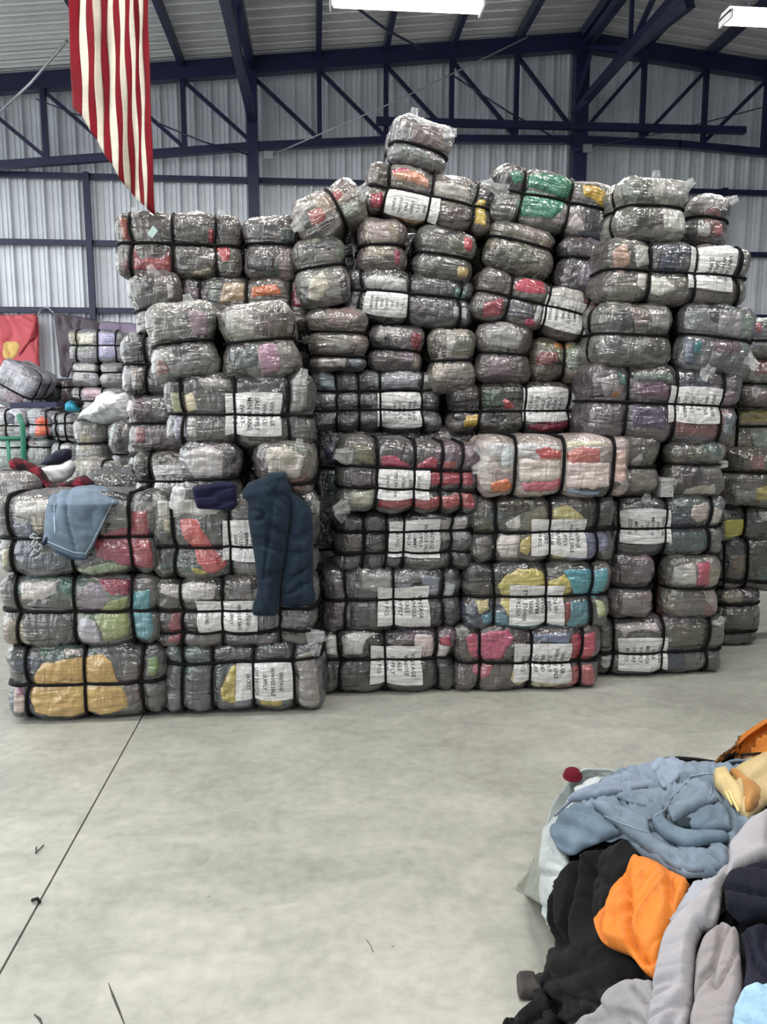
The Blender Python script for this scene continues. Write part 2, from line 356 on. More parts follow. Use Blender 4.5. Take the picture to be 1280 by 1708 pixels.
# ------------------------------------------------------------------ fluorescent fittings
m, nt, p = new_mat('lit_tube'); p.inputs['Base Color'].default_value = (0.9, 0.9, 0.9, 1)
p.inputs['Emission Color'].default_value = (1.0, 0.98, 0.94, 1); p.inputs['Emission Strength'].default_value = TUBE; M_TUBE = m
def fitting(c, label, length=1.24, rz=0.0):
    t = empty('fluorescent_fitting', c); t.rotation_euler.z = rz; tag(t, label, 'ceiling light', 'tube light fittings under the roof'); h = length/2
    V = []; Fc = []
    prof2 = [(-0.10, 0.0), (-0.06, 0.05), (0.06, 0.05), (0.10, 0.0), (0.035, 0.005), (-0.035, 0.005)]
    for xx in (-h, h): V += [(xx, a, b) for a, b in prof2]
    for i in range(6): j = (i+1) % 6; Fc.append((i, j, 6+j, 6+i))
    Fc += [(5, 4, 3, 2, 1, 0), (6, 7, 8, 9, 10, 11)]
    mesh_obj('housing', V, Fc, M_WHITEPAINT, t, False)
    for s in (-1, 1):
        tube('tube', [(-h+0.03, s*0.055, -0.022), (h-0.03, s*0.055, -0.022)], 0.014, M_TUBE, t, 10)
        box('end_cap', s*h-0.015*(s > 0)-0.0, s*h+0.015*(s < 0)+0.012*s*0, -0.095, 0.095, -0.045, 0.02, M_WHITEPAINT, t)
        tube('hanger', [(s*h*0.7, 0, 0.05), (s*h*0.7, 0, max(0.2, roof_z(c[0]+s*h*0.7)-c[2]))], 0.006, M_STEEL, t, 6)
    ld = bpy.data.lights.new('tube_light', 'AREA'); ld.shape = 'RECTANGLE'; ld.size = length-0.08; ld.size_y = 0.10; ld.energy = LAMP_W; ld.color = (1.0, 0.97, 0.93)
    lo = bpy.data.objects.new('tube_light', ld); COL.objects.link(lo); lo.parent = t; lo.location = (0, 0, -0.05)
a = onY(550, 0, 6.2); b = onY(806, 7, 6.2); fitting((a+b)/2+np.array([0, 0, 0.0]), 'white tube light fitting at the top centre edge of the picture', float(abs(b[0]-a[0])), 0)
a = onY(1210, 28, 6.2); fitting((a[0]+0.62, 6.2, a[2]), 'white tube light fitting at the top right corner of the picture', 1.24, 0)
for yy, zz in ((0.2, 5.0), (3.3, 5.0), (6.5, 5.35)):  # unseen rows, added to light the pile, back wall and roof
    for x in (-3.6, -1.1, 1.4, 3.9):
        fitting((x, yy, zz), 'white tube light fitting added unseen above the frame for more light')

# ------------------------------------------------------------------ bales
GROUP = 'strapped clothing bales in the big pile'
_lat = {}
def lattice(nx, ny, nz):
    key = (nx, ny, nz)
    if key in _lat: return _lat[key]
    quads = []
    def face(ax, side, n1, n2, a1, a2, n0):
        i, j = np.meshgrid(np.arange(n1), np.arange(n2), indexing='ij'); i = i.ravel(); j = j.ravel()
        def pt(di, dj):
            p = np.zeros((len(i), 3), int); p[:, ax] = n0 if side > 0 else 0; p[:, a1] = i+di; p[:, a2] = j+dj; return p
        q = [pt(0, 0), pt(1, 0), pt(1, 1), pt(0, 1)]
        # outward winding
        c = np.zeros(3); e1 = np.zeros(3); e1[a1] = 1; e2 = np.zeros(3); e2[a2] = 1; c = np.cross(e1, e2)[ax]
        if c*side < 0: q = q[::-1]
        quads.append(np.stack(q, 1))
    for s in (-1, 1):
        face(0, s, ny, nz, 1, 2, nx); face(1, s, nx, nz, 0, 2, ny); face(2, s, nx, ny, 0, 1, nz)
    Q = np.concatenate(quads); flat = Q.reshape(-1, 3); u, inv = np.unique(flat, axis=0, return_inverse=True)
    P = u/np.array([nx, ny, nz])*2.0-1; Fq = inv.reshape(-1, 4)
    _lat[key] = (P, Fq); return P, Fq

class Shape:
    """soft strapped bale: cube coordinates in [-1,1]^3 to local metres, origin at the centre"""
    def __init__(s, half, r, V, H, D, seed, pinch=0.022, lump=1.0):
        s.half = np.array(half); s.r = min(r, min(half)*0.92); s.V = [v*half[0] for v in V]; s.H = [h*half[2] for h in H]; s.D = [d*half[1] for d in D]
        s.seed = seed; s.pinch = pinch; s.lump = lump
    def at(s, P, off=0.0, detail=1.0):
        P = np.asarray(P, float); q = P*s.half; inner = np.clip(q, -(s.half-s.r), s.half-s.r); d = q-inner
        n = d/np.maximum(np.linalg.norm(d, axis=1, keepdims=True), 1e-9); p = inner+n*s.r
        f = np.clip(p/s.half, -1, 1); g = 1-f**2
        p = p+s.half*0.0
        b = np.stack([p[:, 0]*(1+0.03*g[:, 1]*g[:, 2]), p[:, 1]*(1+0.08*g[:, 0]*g[:, 2]), p[:, 2]*(1+0.015*g[:, 0]*g[:, 1])], 1)
        x, y, z = b[:, 0].copy(), b[:, 1].copy(), b[:, 2].copy(); near = np.zeros(len(b)); puck = np.zeros(len(b))
        wob = vnoise(b*5+7, s.seed+3)
        def prof(dist): return np.exp(-(np.abs(dist)/0.042)**1.25)
        for lines, co, a1, a2 in ((s.V, x, 1, 2), (s.H, z, 0, 1), (s.D, y, 0, 2)):
            for c in lines:
                dist = co-c; k = prof(dist); near = np.maximum(near, k)
                b[:, a1] -= f[:, a1]*s.pinch*k; b[:, a2] -= f[:, a2]*s.pinch*k
                tang = b[:, a1]+b[:, a2]
                puck += np.exp(-np.abs(dist)/0.06)*np.sin(2*math.pi*tang/0.05+6*wob)*(1-k)
        L_ = s.lump
        disp = 0.013*L_*vnoise(b*4.5+31, s.seed)+0.008*L_*vnoise(b*10+11, s.seed+1)-0.004
        rid = 1-np.abs(vnoise(b*np.array([14, 14, 20.0])+3*wob[:, None], s.seed+2))*2
        disp = disp*(1-0.5*near)+detail*(1-near)*(0.007*rid*L_+0.006*puck)
        return b+n*(disp+off)[:, None]
    def st(s, S, T):
        """front-face coordinates with wrap onto the sides or the top"""
        S = np.asarray(S, float); T = np.asarray(T, float); Y = np.full(len(S), -1.0)
        ex = np.maximum(np.abs(S)-1, 0)*s.half[0]/s.half[1]; ez = np.maximum(np.abs(T)-1, 0)*s.half[2]/s.half[1]
        Y = np.minimum(-1+np.maximum(ex, ez), 0.6)
        return np.stack([np.clip(S, -1, 1), Y, np.clip(T, -1, 1)], 1)

def cdt(poly, step):
    """triangulate a closed outline with inner points; returns points, triangles, distance to the outline"""
    P = [np.array(p, float) for p in poly]; out = []
    for i, p in enumerate(P):
        q = P[(i+1) % len(P)]; n = max(1, int(np.linalg.norm(q-p)/step))
        for k in range(n): out.append(p+(q-p)*k/n)
    out = np.array(out); nb = len(out)
    lo = out.min(0); hi = out.max(0); gx, gy = np.meshgrid(np.arange(lo[0], hi[0], step), np.arange(lo[1], hi[1], step*0.87)); gx[1::2] += step/2
    g = np.stack([gx.ravel(), gy.ravel()], 1)
    A = out; B = np.roll(out, -1, 0)
    def dist(pts):
        d = np.full(len(pts), 1e9)
        for i0 in range(0, len(pts), 4000):
            pp = pts[i0:i0+4000, None, :]; ab = (B-A)[None]; t = np.clip(((pp-A[None])*ab).sum(2)/np.maximum((ab**2).sum(2), 1e-12), 0, 1)
            d[i0:i0+4000] = np.sqrt((((A[None]+ab*t[..., None])-pp)**2).sum(2)).min(1)
        return d
    def inside(pts):
        c = np.zeros(len(pts), bool)
        for a, b in zip(A, B):
            cond = ((a[1] > pts[:, 1]) != (b[1] > pts[:, 1])); den = (b[1]-a[1]) if b[1] != a[1] else 1e-12
            c ^= cond & (pts[:, 0] < (b[0]-a[0])*(pts[:, 1]-a[1])/den+a[0])
        return c
    if len(g):
        g = g[inside(g)]
        if len(g): g = g[dist(g) > step*0.45]
    pts = np.concatenate([out, g]) if len(g) else out
    res = delaunay_2d_cdt([Vector(p) for p in pts], [(i, (i+1) % nb) for i in range(nb)], [], 1, 1e-5)
    pts = np.array([(v.x, v.y) for v in res[0]]); tris = [t for t in res[2] if len(t) == 3]
    return pts, tris, dist(pts)
def smooth_poly(poly, it=2):
    P = np.array(poly, float)
    for _ in range(it):
        Q = np.roll(P, -1, 0); P = np.stack([P*0.75+Q*0.25, P*0.25+Q*0.75], 1).reshape(-1, 2)
    return P
def blob(rng, cx, cy, rx, ry, n=9):
    a0 = rng.random()*6.28
    return [(cx+rx*math.cos(a0+6.283*k/n)*(0.7+0.5*rng.random()), cy+ry*math.sin(a0+6.283*k/n)*(0.7+0.5*rng.random())) for k in range(n)]

def jag(q, rng, hx, hz):
    out = []
    for i, p in enumerate(q):
        n = q[(i+1) % len(q)]; L_ = math.hypot((n[0]-p[0])*hx, (n[1]-p[1])*hz); m = max(1, int(L_/0.035))
        for k in range(m):
            f = k/m; out.append((p[0]+(n[0]-p[0])*f+rng.uniform(-1, 1)*0.006/hx, p[1]+(n[1]-p[1])*f+rng.uniform(-1, 1)*0.006/hz))
    return out
def fold_piece(rng, cx, cy, rx, ry):
    a = rng.uniform(-0.35, 0.35); P = []
    for (u, v) in ((-1, -1), (-0.3, -1.05), (0.4, -0.9), (1, -1), (1.05, 0.1), (0.95, 1), (0.2, 0.9), (-0.5, 1.05), (-1, 0.9), (-1.05, 0)):
        u += rng.uniform(-0.2, 0.2); v += rng.uniform(-0.25, 0.25); P.append((cx+rx*(u*math.cos(a)-v*math.sin(a)*0.5), cy+ry*(v*math.cos(a)+u*math.sin(a))))
    return P
def text_mesh(lines, gap):
    cu = bpy.data.curves.new('lettering', 'FONT'); cu.body = '\n'.join(lines); cu.align_x = 'CENTER'; cu.align_y = 'CENTER'; cu.space_line = gap; cu.resolution_u = 1; cu.offset = 0.006
    o = bpy.data.objects.new('lettering_source', cu); COL.objects.link(o); dg = bpy.context.evaluated_depsgraph_get(); dg.update()
    me = bpy.data.meshes.new_from_object(o.evaluated_get(dg)); bpy.data.objects.remove(o); bpy.data.curves.remove(cu)
    V = np.array([v.co[:2] for v in me.vertices]); Fc = [tuple(p.vertices) for p in me.polygons]; bpy.data.meshes.remove(me)
    V -= (V.min(0)+V.max(0))/2
    return V, Fc

COUNT = [0]
def bale(label, bx, Y, k='l', t=0.0, V=(), H=(), c=(104, 102, 99), g=(), tagp=None, tuft=(), hy=None, sp=None, auto=None, pinch=None, res=0.0142, D=None, yaw=0.0, group=GROUP, r=None, lump=1.0, strap=0.0074, kk=0.72):
    COUNT[0] += 1; seed = COUNT[0]*17; rng = random.Random(seed)
    x0, y0, x1, y1 = bx; cx, cy = (x0+x1)/2, (y0+y1)/2; th = math.radians(t)
    Cw = onY(cx, cy, Y); hx = abs(onY(x1, cy, Y)[0]-onY(x0, cy, Y)[0])/2; hz = abs(onY(cx, y1, Y)[2]-onY(cx, y0, Y)[2])/2
    if hy is None: hy = 0.21 if k == 'l' else 0.36
    pinch = pinch if pinch is not None else (0.022 if k == 'l' else 0.027)
    if D is None: D = () if k == 'l' else (-0.5, 0.35)
    def loc(u, v):   # pixel to local (x,z) on the front plane
        w = onY(u, v, Y)-Cw; dx, dz = w[0], w[2]
        return dx*math.cos(th)-dz*math.sin(th), dx*math.sin(th)+dz*math.cos(th)
    hx0, hz0 = hx, hz; hx *= 1.03; hz *= 1.03
    Vs = [(v-cx)/((x1-x0)/2) for v in V]; Hs = [(cy-h)/((y1-y0)/2) for h in H]
    S = Shape((hx, hy, hz), r or (0.08 if k == 'l' else 0.09), Vs, Hs, D, seed, pinch, lump)
    root = empty('clothing_bale'); tag(root, label, 'bale', group); root.rotation_euler = (0, th, yaw)
    base = np.array([Cw[0], Y+hy, Cw[2]])-np.array([math.sin(th)*hz, 0, math.cos(th)*hz]); root.location = base
    up = np.array([0, 0, hz])
    n = lambda h: max(8, int(2*h/res))
    P, Fq = lattice(n(hx), n(hy*(0.6 if k == 'l' else 0.55)), n(hz))
    mesh_obj('wrapped_body', S.at(P)+up, Fq, M_BODY, root, True, lin(c, kk*0.78))
    def patch(poly_st, col, off, name='garment', mat=M_GARM):
        pts, tris, dd = cdt(np.array(poly_st)*np.array([hx, hz]), res*0.9)
        e = np.clip(dd/0.012, 0, 1)
        W = S.at(S.st(pts[:, 0]/hx, pts[:, 1]/hz), off*e+0.001*(1-e))+up
        # face forward
        a, b_, c_ = (pts[list(tr_)] for tr_ in (tris[0],)) if False else (None, None, None)
        return mesh_obj(name, W, [tuple(tr_) for tr_ in tris] if cross2(pts, tris) > 0 else [tuple(tr_[::-1]) for tr_ in tris], mat, root, True, col)
    for i in range(auto if auto is not None else (4 if len(g) > 1 else 6)):
        f = rng.choice([0.3, 0.42, 0.55, 0.7, 1.5, 1.9, 1.2]); cc = [min(215, x*(f**0.55)*(0.92+0.16*rng.random())) for x in c]
        if rng.random() < 0.3: cc = rng.choice([(196, 192, 188), (48, 48, 52), (122, 100, 114), (104, 106, 88), (70, 78, 96), (140, 96, 92), (84, 106, 100), (170, 160, 140)])
        patch(jag(fold_piece(rng, rng.uniform(-0.9, 0.9), rng.uniform(-0.8, 1.2), rng.uniform(0.18, 0.5), rng.uniform(0.2, 0.6)), rng, hx, hz), lin(cc, kk*0.72), 0.0045)
    for (col, poly, *nm) in g:
        q = []
        for (u, v) in poly:
            a, b_ = loc(u, v); q.append((a/hx, b_/hz))
        if not nm: q = jag(q, rng, hx, hz)
        patch(q, lin(col, kk), 0.0105 if nm else 0.008, nm[0] if nm else 'garment')
    # straps
    def loop(axis, pos, w=strap):
        m_ = 112; a = np.linspace(0, 1, m_, endpoint=False)*4; q1 = np.zeros(m_); q2 = np.zeros(m_)
        for i, tt in enumerate(a):
            sd = int(tt); fr = (tt-sd)*2-1
            q1[i], q2[i] = [(fr, -1), (1, fr), (-fr, 1), (-1, -fr)][sd]
        rows = []
        hw = {0: hx, 1: hy, 2: hz}[axis]; o1, o2 = [i for i in range(3) if i != axis]
        for kx, off in ((-1, 0.004), (-0.9, 0.0175), (0.9, 0.0175), (1, 0.004)):
            Pq = np.zeros((m_, 3)); Pq[:, axis] = pos+kx*w/hw+0.006/hw*np.sin(a*1.57+seed); Pq[:, o1] = q1; Pq[:, o2] = q2; rows.append(S.at(Pq, off, 0.0)+up)
        VV = np.concatenate(rows); Fc = []
        for rI in range(3):
            for i in range(m_):
                j = (i+1) % m_; f4 = (rI*m_+i, rI*m_+j, (rI+1)*m_+j, (rI+1)*m_+i); Fc.append(f4 if axis == 1 else f4[::-1])
        mesh_obj('strap', VV, np.array(Fc), M_STRAP, root)
    for v in Vs: loop(0, v)
    for h in Hs: loop(2, h)
    if k == 'e':
        for d in D: loop(1, d)
    # printed sheet
    if tagp:
        (lx0, ly0, lx1, ly1), way, lines = tagp; a0, b0 = loc(lx0, ly0); a1, b1 = loc(lx1, ly0); a2, b2 = loc(lx1, ly1); a3, b3 = loc(lx0, ly1)
        if t:   # box given along the bale's own axes
            mc = loc((lx0+lx1)/2, (ly0+ly1)/2); w2 = (lx1-lx0)/(x1-x0)*hx; h2 = (ly1-ly0)/(y1-y0)*hz
            quad = [(mc[0]-w2, mc[1]+h2), (mc[0]+w2, mc[1]+h2), (mc[0]+w2, mc[1]-h2), (mc[0]-w2, mc[1]-h2)]
        else: quad = [(a0, b0), (a1, b1), (a2, b2), (a3, b3)]
        jit = [(q[0]+rng.uniform(-0.006, 0.006), q[1]+rng.uniform(-0.006, 0.006)) for q in quad]
        pts, tris, dd = cdt(jit, res*0.8)
        W = S.at(S.st(pts[:, 0]/hx, pts[:, 1]/hz), 0.0150, 0.45)+up
        sh = mesh_obj('label_sheet', W, tris if cross2(pts, tris) > 0 else [tr_[::-1] for tr_ in tris], M_GARM, root, True, (0.62, 0.615, 0.61, 1))
        sh['label'] = 'white printed paper sheet'
        w_ = abs(jit[1][0]-jit[0][0]); h_ = abs(jit[0][1]-jit[3][1]); pitch_ = 0.80*w_/max(len(lines), 5.5); size_ = min(0.145*h_, pitch_*1.0)
        TV, TF = text_mesh(lines, pitch_/size_); ext = TV.max(0)-TV.min(0); sc = min(size_, 0.78*h_/ext[0]); TV = TV*np.array([sc, size_]); mx = np.mean([q[0] for q in jit]); mz = np.mean([q[1] for q in jit])
        if way == 'cw': X_ = mx+TV[:, 1]; Z_ = mz-TV[:, 0]
        else: X_ = mx-TV[:, 1]; Z_ = mz+TV[:, 0]
        mesh_obj('lettering', S.at(S.st(X_/hx, Z_/hz), 0.0163, 0.45)+up, TF, M_INK, sh, False)['kind'] = 'stuff'
    # gathered film ends
    for (u, v, ang, ln) in tuft:
        a, b_ = loc(u, v); pz = S.at(S.st([a/hx], [b_/hz]), 0.0)[0]+up; an = math.radians(ang); dr = np.array([math.cos(an), -0.35, math.sin(an)]); dr /= np.linalg.norm(dr)
        e1 = np.cross(dr, [0, 1, 0.1]); e1 /= np.linalg.norm(e1); e2 = np.cross(dr, e1); VV = []; Fc = []; ns = 22
        for ri in range(6):
            f = ri/5
            for si in range(ns):
                an2 = 6.2832*si/ns; rad = ln*(0.42*(1-f)**1.2+0.10+0.16*f)*(1+0.35*math.sin(5*an2+seed+2*f)+0.08*rng.uniform(-1, 1))
                VV.append(pz+dr*ln*(f*1.1-0.15)+(e1*math.cos(an2)+e2*math.sin(an2)*0.6)*rad)
        for ri in range(5):
            for si in range(ns): sj = (si+1) % ns; Fc.append((ri*ns+si, ri*ns+sj, (ri+1)*ns+sj, (ri+1)*ns+si))
        mesh_obj('film_tuft', VV, Fc, M_FILM, root)
    return root
def cross2(pts, tris):
    a, b, c = pts[tris[0][0]], pts[tris[0][1]], pts[tris[0][2]]
    return (b[0]-a[0])*(c[1]-a[1])-(b[1]-a[1])*(c[0]-a[0])

V3 = ['VINTAGE', 'WHOLE SALE', 'SUPPLY']; V4 = ['VINTAGE', 'WHOLE', 'SALE', 'SUPPLY']
# --- first column from the left
YA = 4.06
bale('bale with a large mustard yellow garment, at the floor in the left corner', (8, 1078, 273, 1203), YA, V=(46, 142, 237), H=(1140,), c=(98, 98, 96), g=[
    ((203, 166, 92), [(52, 1130), (70, 1108), (105, 1098), (130, 1092), (150, 1090), (170, 1090), (186, 1102), (196, 1128), (212, 1150), (215, 1180), (185, 1196), (150, 1200), (90, 1202), (55, 1194), (46, 1160)]),
    ((120, 150, 90), [(246, 1098), (264, 1096), (268, 1112), (258, 1130), (247, 1122)]), ((196, 178, 165), [(14, 1150), (30, 1146), (44, 1170), (40, 1196), (18, 1192)]), ((140, 80, 108), [(14, 1148), (34, 1146), (38, 1164), (20, 1172)]),
    ((200, 190, 182), [(100, 1078), (140, 1074), (136, 1092), (108, 1096)]), ((72, 108, 84), [(60, 1076), (100, 1074), (108, 1086), (70, 1096)]), ((96, 86, 84), [(208, 1106), (234, 1104), (236, 1170), (214, 1180), (205, 1140)])])
bale('bale with white net, pale green and blue garments, second up at far left', (0, 960, 262, 1082), YA, V=(28, 122, 217), H=(1020,), c=(104, 102, 100), g=[
    ((205, 200, 195), [(30, 968), (95, 964), (94, 990), (70, 1000), (36, 998)]), ((78, 76, 76), [(40, 1010), (60, 998), (118, 996), (120, 1050), (112, 1070), (40, 1072), (34, 1040)]), ((66, 120, 104), [(97, 960), (121, 960), (120, 992), (99, 985)]),
    ((132, 120, 132), [(125, 985), (150, 968), (170, 972), (186, 1000), (178, 1020), (130, 1020)]), ((150, 62, 76), [(163, 962), (215, 960), (214, 990), (190, 992), (172, 984)]), ((148, 160, 104), [(182, 1000), (214, 992), (216, 1066), (172, 1068), (165, 1044), (155, 1030)]),
    ((180, 178, 186), [(126, 1030), (150, 1026), (166, 1050), (170, 1078), (134, 1074)]), ((92, 150, 162), [(220, 985), (250, 985), (258, 1020), (256, 1066), (226, 1072), (220, 1030)]), ((200, 200, 196), [(36, 1052), (70, 1048), (92, 1052), (60, 1066), (38, 1068)])])
bale('bale of slate blue and deep red garments under the pale jeans at far left', (-8, 826, 258, 962), YA, V=(18, 118, 215), H=(899,), c=(120, 120, 118), g=[
    ((74, 76, 98), [(20, 872), (50, 870), (62, 888), (70, 920), (60, 930), (22, 928)]), ((82, 88, 98), [(24, 930), (115, 920), (160, 930), (118, 952), (30, 948)]), ((150, 58, 74), [(158, 900), (180, 886), (214, 880), (258, 884), (258, 952), (215, 952), (190, 936), (160, 928)]),
    ((176, 88, 100), [(218, 850), (246, 852), (250, 896), (220, 896)]), ((140, 158, 128), [(126, 950), (180, 936), (212, 944), (212, 958), (126, 962)]), ((196, 196, 192), [(22, 830), (90, 826), (150, 832), (150, 850), (80, 856), (24, 862)]), ((190, 186, 160), [(-4, 918), (14, 918), (18, 946), (-4, 950)])])
# --- second column
YB = 4.08
bale('grey bale with a yellow patch and jacket label, on the floor under the hanging jeans', (275, 1075, 538, 1192), YB, V=(308, 357, 424, 491), H=(1104,), c=(96, 98, 102), g=[
    ((196, 178, 88), [(384, 1112), (396, 1110), (398, 1170), (372, 1172), (368, 1150)]), ((196, 178, 88), [(430, 1164), (476, 1166), (470, 1180), (434, 1182)]), ((70, 78, 74), [(360, 1112), (382, 1110), (370, 1150), (366, 1180), (360, 1176)]), ((150, 144, 140), [(496, 1092), (530, 1084), (540, 1120), (540, 1180), (500, 1186)])],
     tagp=((395, 1104, 490, 1168), 'cw', V3+['LEW BROKEN', 'JACKET']), tuft=[(530, 1090, 60, 0.06)])
bale('silvery bale with two long straps across its sheet, behind the jeans hems', (255, 962, 528, 1086), YB, V=(303, 370, 466), H=(1017, 1054), c=(112, 106, 104), g=[
    ((190, 186, 182), [(262, 972), (300, 966), (366, 970), (360, 998), (300, 1000), (266, 990)]), ((150, 76, 84), [(280, 1020), (300, 1018), (300, 1080), (276, 1076)]), ((104, 106, 112), [(432, 1016), (520, 1010), (522, 1050), (430, 1056)]), ((90, 84, 88), [(372, 1058), (466, 1056), (464, 1080), (380, 1082)])],
     tagp=((328, 1000, 430, 1056), 'cw', ['VINTAGE', 'WHOLE SALE', 'SUPPLY', 'R', '', 'LADIES']), tuft=[(524, 1066, 10, 0.09)])
bale('bale with a coral red garment and half hidden collar shirt sheet beside the dark jeans', (252, 822, 528, 968), YB, V=(290, 382, 470), H=(914,), c=(112, 112, 108), g=[
    ((196, 84, 84), [(298, 866), (330, 866), (340, 885), (352, 905), (362, 920), (380, 935), (378, 952), (345, 958), (330, 940), (320, 915), (304, 900)]), ((186, 168, 84), [(312, 946), (332, 944), (352, 956), (330, 962)]),
    ((200, 198, 190), [(262, 832), (350, 826), (378, 836), (360, 856), (290, 860), (262, 868)]), ((190, 184, 160), [(270, 862), (286, 866), (284, 890), (272, 884)]), ((80, 84, 82), [(344, 870), (376, 868), (376, 910), (356, 908)])],
     tagp=((372, 866, 452, 936), 'cw', V3+['BRAND', 'COLLAR', 'SHIRT', '100 PCS']), tuft=[(526, 850, 70, 0.06)])
bale('round grey bale end resting over the navy cloth', (297, 735, 402, 838), YB-0.02, 'e', H=(800,), c=(120, 114, 114), g=[((190, 186, 186), [(302, 756), (340, 738), (372, 752), (372, 796), (320, 800)])])
bale('silvery bale end right above the waist of the dark jeans', (420, 737, 527, 832), YB-0.02, 'e', H=(805,), c=(120, 116, 112), g=[((180, 172, 160), [(440, 745), (480, 742), (510, 760), (500, 800), (448, 800)])], tuft=[(498, 742, 80, 0.05)])
bale('charcoal bale labelled sweat hoodie, above the round grey bale ends', (275, 620, 522, 748), YB, auto=1, V=(303, 390, 478), H=(692,), c=(92, 90, 88), g=[
    ((170, 172, 140), [(280, 655), (302, 650), (304, 690), (282, 690)]), ((210, 200, 170), [(306, 658), (322, 652), (326, 682), (308, 690)]), ((150, 152, 168), [(282, 694), (304, 692), (312, 730), (292, 744)]), ((176, 178, 174), [(306, 694), (324, 692), (328, 730), (314, 732)]),
    ((140, 138, 132), [(330, 628), (384, 624), (388, 650), (340, 650)]), ((150, 148, 146), [(484, 630), (514, 626), (518, 680), (486, 690)])],
     tagp=((377, 655, 472, 727), 'cw', ['VINTAGE', 'WHOLE', 'SALE SUPPLY', 'MEN BRAND', 'SWEAT', 'HOODIE']), tuft=[(504, 630, 75, 0.06)])
bale('pale grey bale end leaning out at the left edge of the pile', (243, 500, 362, 636), YB, 'e', t=-6, H=(572,), c=(138, 138, 130), g=[((104, 104, 98), [(250, 520), (310, 505), (318, 560), (256, 572)]), ((150, 130, 140), [(312, 512), (350, 520), (352, 560), (322, 562)]), ((112, 112, 112), [(270, 595), (335, 585), (338, 625), (290, 634)])], tuft=[(315, 500, 100, 0.06)])
bale('grey bale end with a mauve pink corner, right of the leaning pale one', (364, 503, 494, 634), YB, 'e', t=-5, H=(566,), c=(128, 124, 118), g=[((168, 128, 150), [(432, 576), (464, 570), (468, 618), (436, 628)]), ((80, 70, 68), [(422, 512), (446, 520), (452, 560), (428, 560)]), ((80, 92, 92), [(374, 582), (428, 576), (430, 612), (392, 620)]), ((176, 174, 168), [(374, 516), (420, 510), (424, 558), (376, 562)])])
# --- behind the second column, further up
YC = 4.86
bale('long bale with a small teal tag and dusky red patches, under the flag tip', (193, 350, 400, 464), YC, V=(217, 286, 357), H=(405,), c=(104, 98, 94), g=[
    ((160, 74, 78), [(222, 410), (232, 432), (270, 430), (284, 412), (286, 460), (222, 452)]), ((178, 96, 84), [(196, 358), (214, 356), (212, 400), (200, 396)]), ((170, 64, 66), [(345, 380), (357, 380), (358, 402), (346, 402)]), ((186, 70, 66), [(360, 410), (386, 412), (384, 436), (368, 440)]), ((128, 74, 84), [(198, 440), (216, 430), (218, 462), (204, 462)]), ((150, 142, 116), [(320, 455), (352, 445), (358, 462), (322, 464)])], tuft=[(366, 354, 80, 0.05), (225, 356, 95, 0.05)])
bale('plain grey bale end beside the column, right of the flag tip', (403, 358, 502, 468), YC, 'e', H=(408,), c=(112, 106, 106), g=[((70, 84, 76), [(468, 378), (500, 376), (500, 404), (470, 404)])])
bale('long bale showing an orange stripe between the top row and the leaning bale ends', (304, 458, 522, 552), YC, V=(338, 413, 484), H=(), c=(104, 96, 84), g=[((208, 112, 62), [(420, 476), (460, 474), (472, 492), (420, 496)]), ((170, 148, 118), [(372, 472), (408, 466), (410, 500), (366, 506)]), ((128, 36, 48), [(488, 470), (516, 472), (514, 512), (488, 512)]), ((92, 100, 96), [(342, 470), (374, 466), (364, 505), (344, 505)])])
bale('grey bale end with a draped film top at the left edge, below the flag', (212, 448, 302, 562), YC-0.12, 'e', t=-8, H=(512,), c=(128, 122, 120), g=[((80, 82, 82), [(216, 500), (262, 490), (270, 508), (222, 520)]), ((190, 180, 178), [(276, 470), (292, 475), (296, 498), (282, 498)])], tuft=[(255, 455, 100, 0.06)])
YD = 4.66
bale('dark bale with a patterned lower half at the left flank of the pile', (200, 556, 395, 662), YD, V=(241, 330), H=(609,), c=(92, 90, 92), g=[((166, 160, 156), [(214, 614), (238, 612), (238, 655), (220, 655)]), ((74, 76, 78), [(246, 566), (272, 570), (272, 604), (246, 604)])], tuft=[(222, 562, 100, 0.05)])
bale('mauve grey bale at the left flank, below the patterned dark one', (212, 660, 390, 756), YD, V=(), H=(706,), c=(118, 106, 106), g=[((150, 96, 100), [(220, 712), (240, 712), (242, 740), (224, 740)]), ((90, 74, 82), [(216, 668), (256, 664), (258, 698), (218, 700)])])
bale('bale with a polka dot corner and a printed sheet at the left flank', (222, 754, 398, 846), YD-0.1, V=(250, 330), H=(801,), c=(110, 106, 102), g=[((26, 26, 26), [(226, 790), (246, 788), (252, 838), (228, 836)])]+[((206, 204, 198), [(u+1.7*math.cos(a_*1.047), v+1.7*math.sin(a_*1.047)) for a_ in range(6)], 'dot') for u in (230, 236.5, 243) for v in (795, 806.5, 813, 821, 829)], tagp=((255, 776, 316, 832), 'cw', ['SALE', 'SUPPLY', 'TEES', '80 PCS']))
bale('narrow dark bale end tucked behind the left flank, upper', (205, 690, 252, 735), 5.2, 'e', H=(712,), c=(96, 90, 90), auto=2)
bale('narrow grey bale end tucked behind the left flank, lower', (207, 735, 256, 790), 5.2, 'e', H=(762,), c=(108, 104, 104), auto=2)
bale('grey bale peeking out between the dark jeans and the stacked labelled bales', (500, 836, 625, 960), 4.72, 'l', V=(), H=(915,), c=(96, 104, 98), hy=0.2)
bale('dark teal bale in the shadow low behind the jeans', (500, 955, 620, 1060), 4.72, 'l', V=(), H=(1010,), c=(70, 80, 80), hy=0.2)
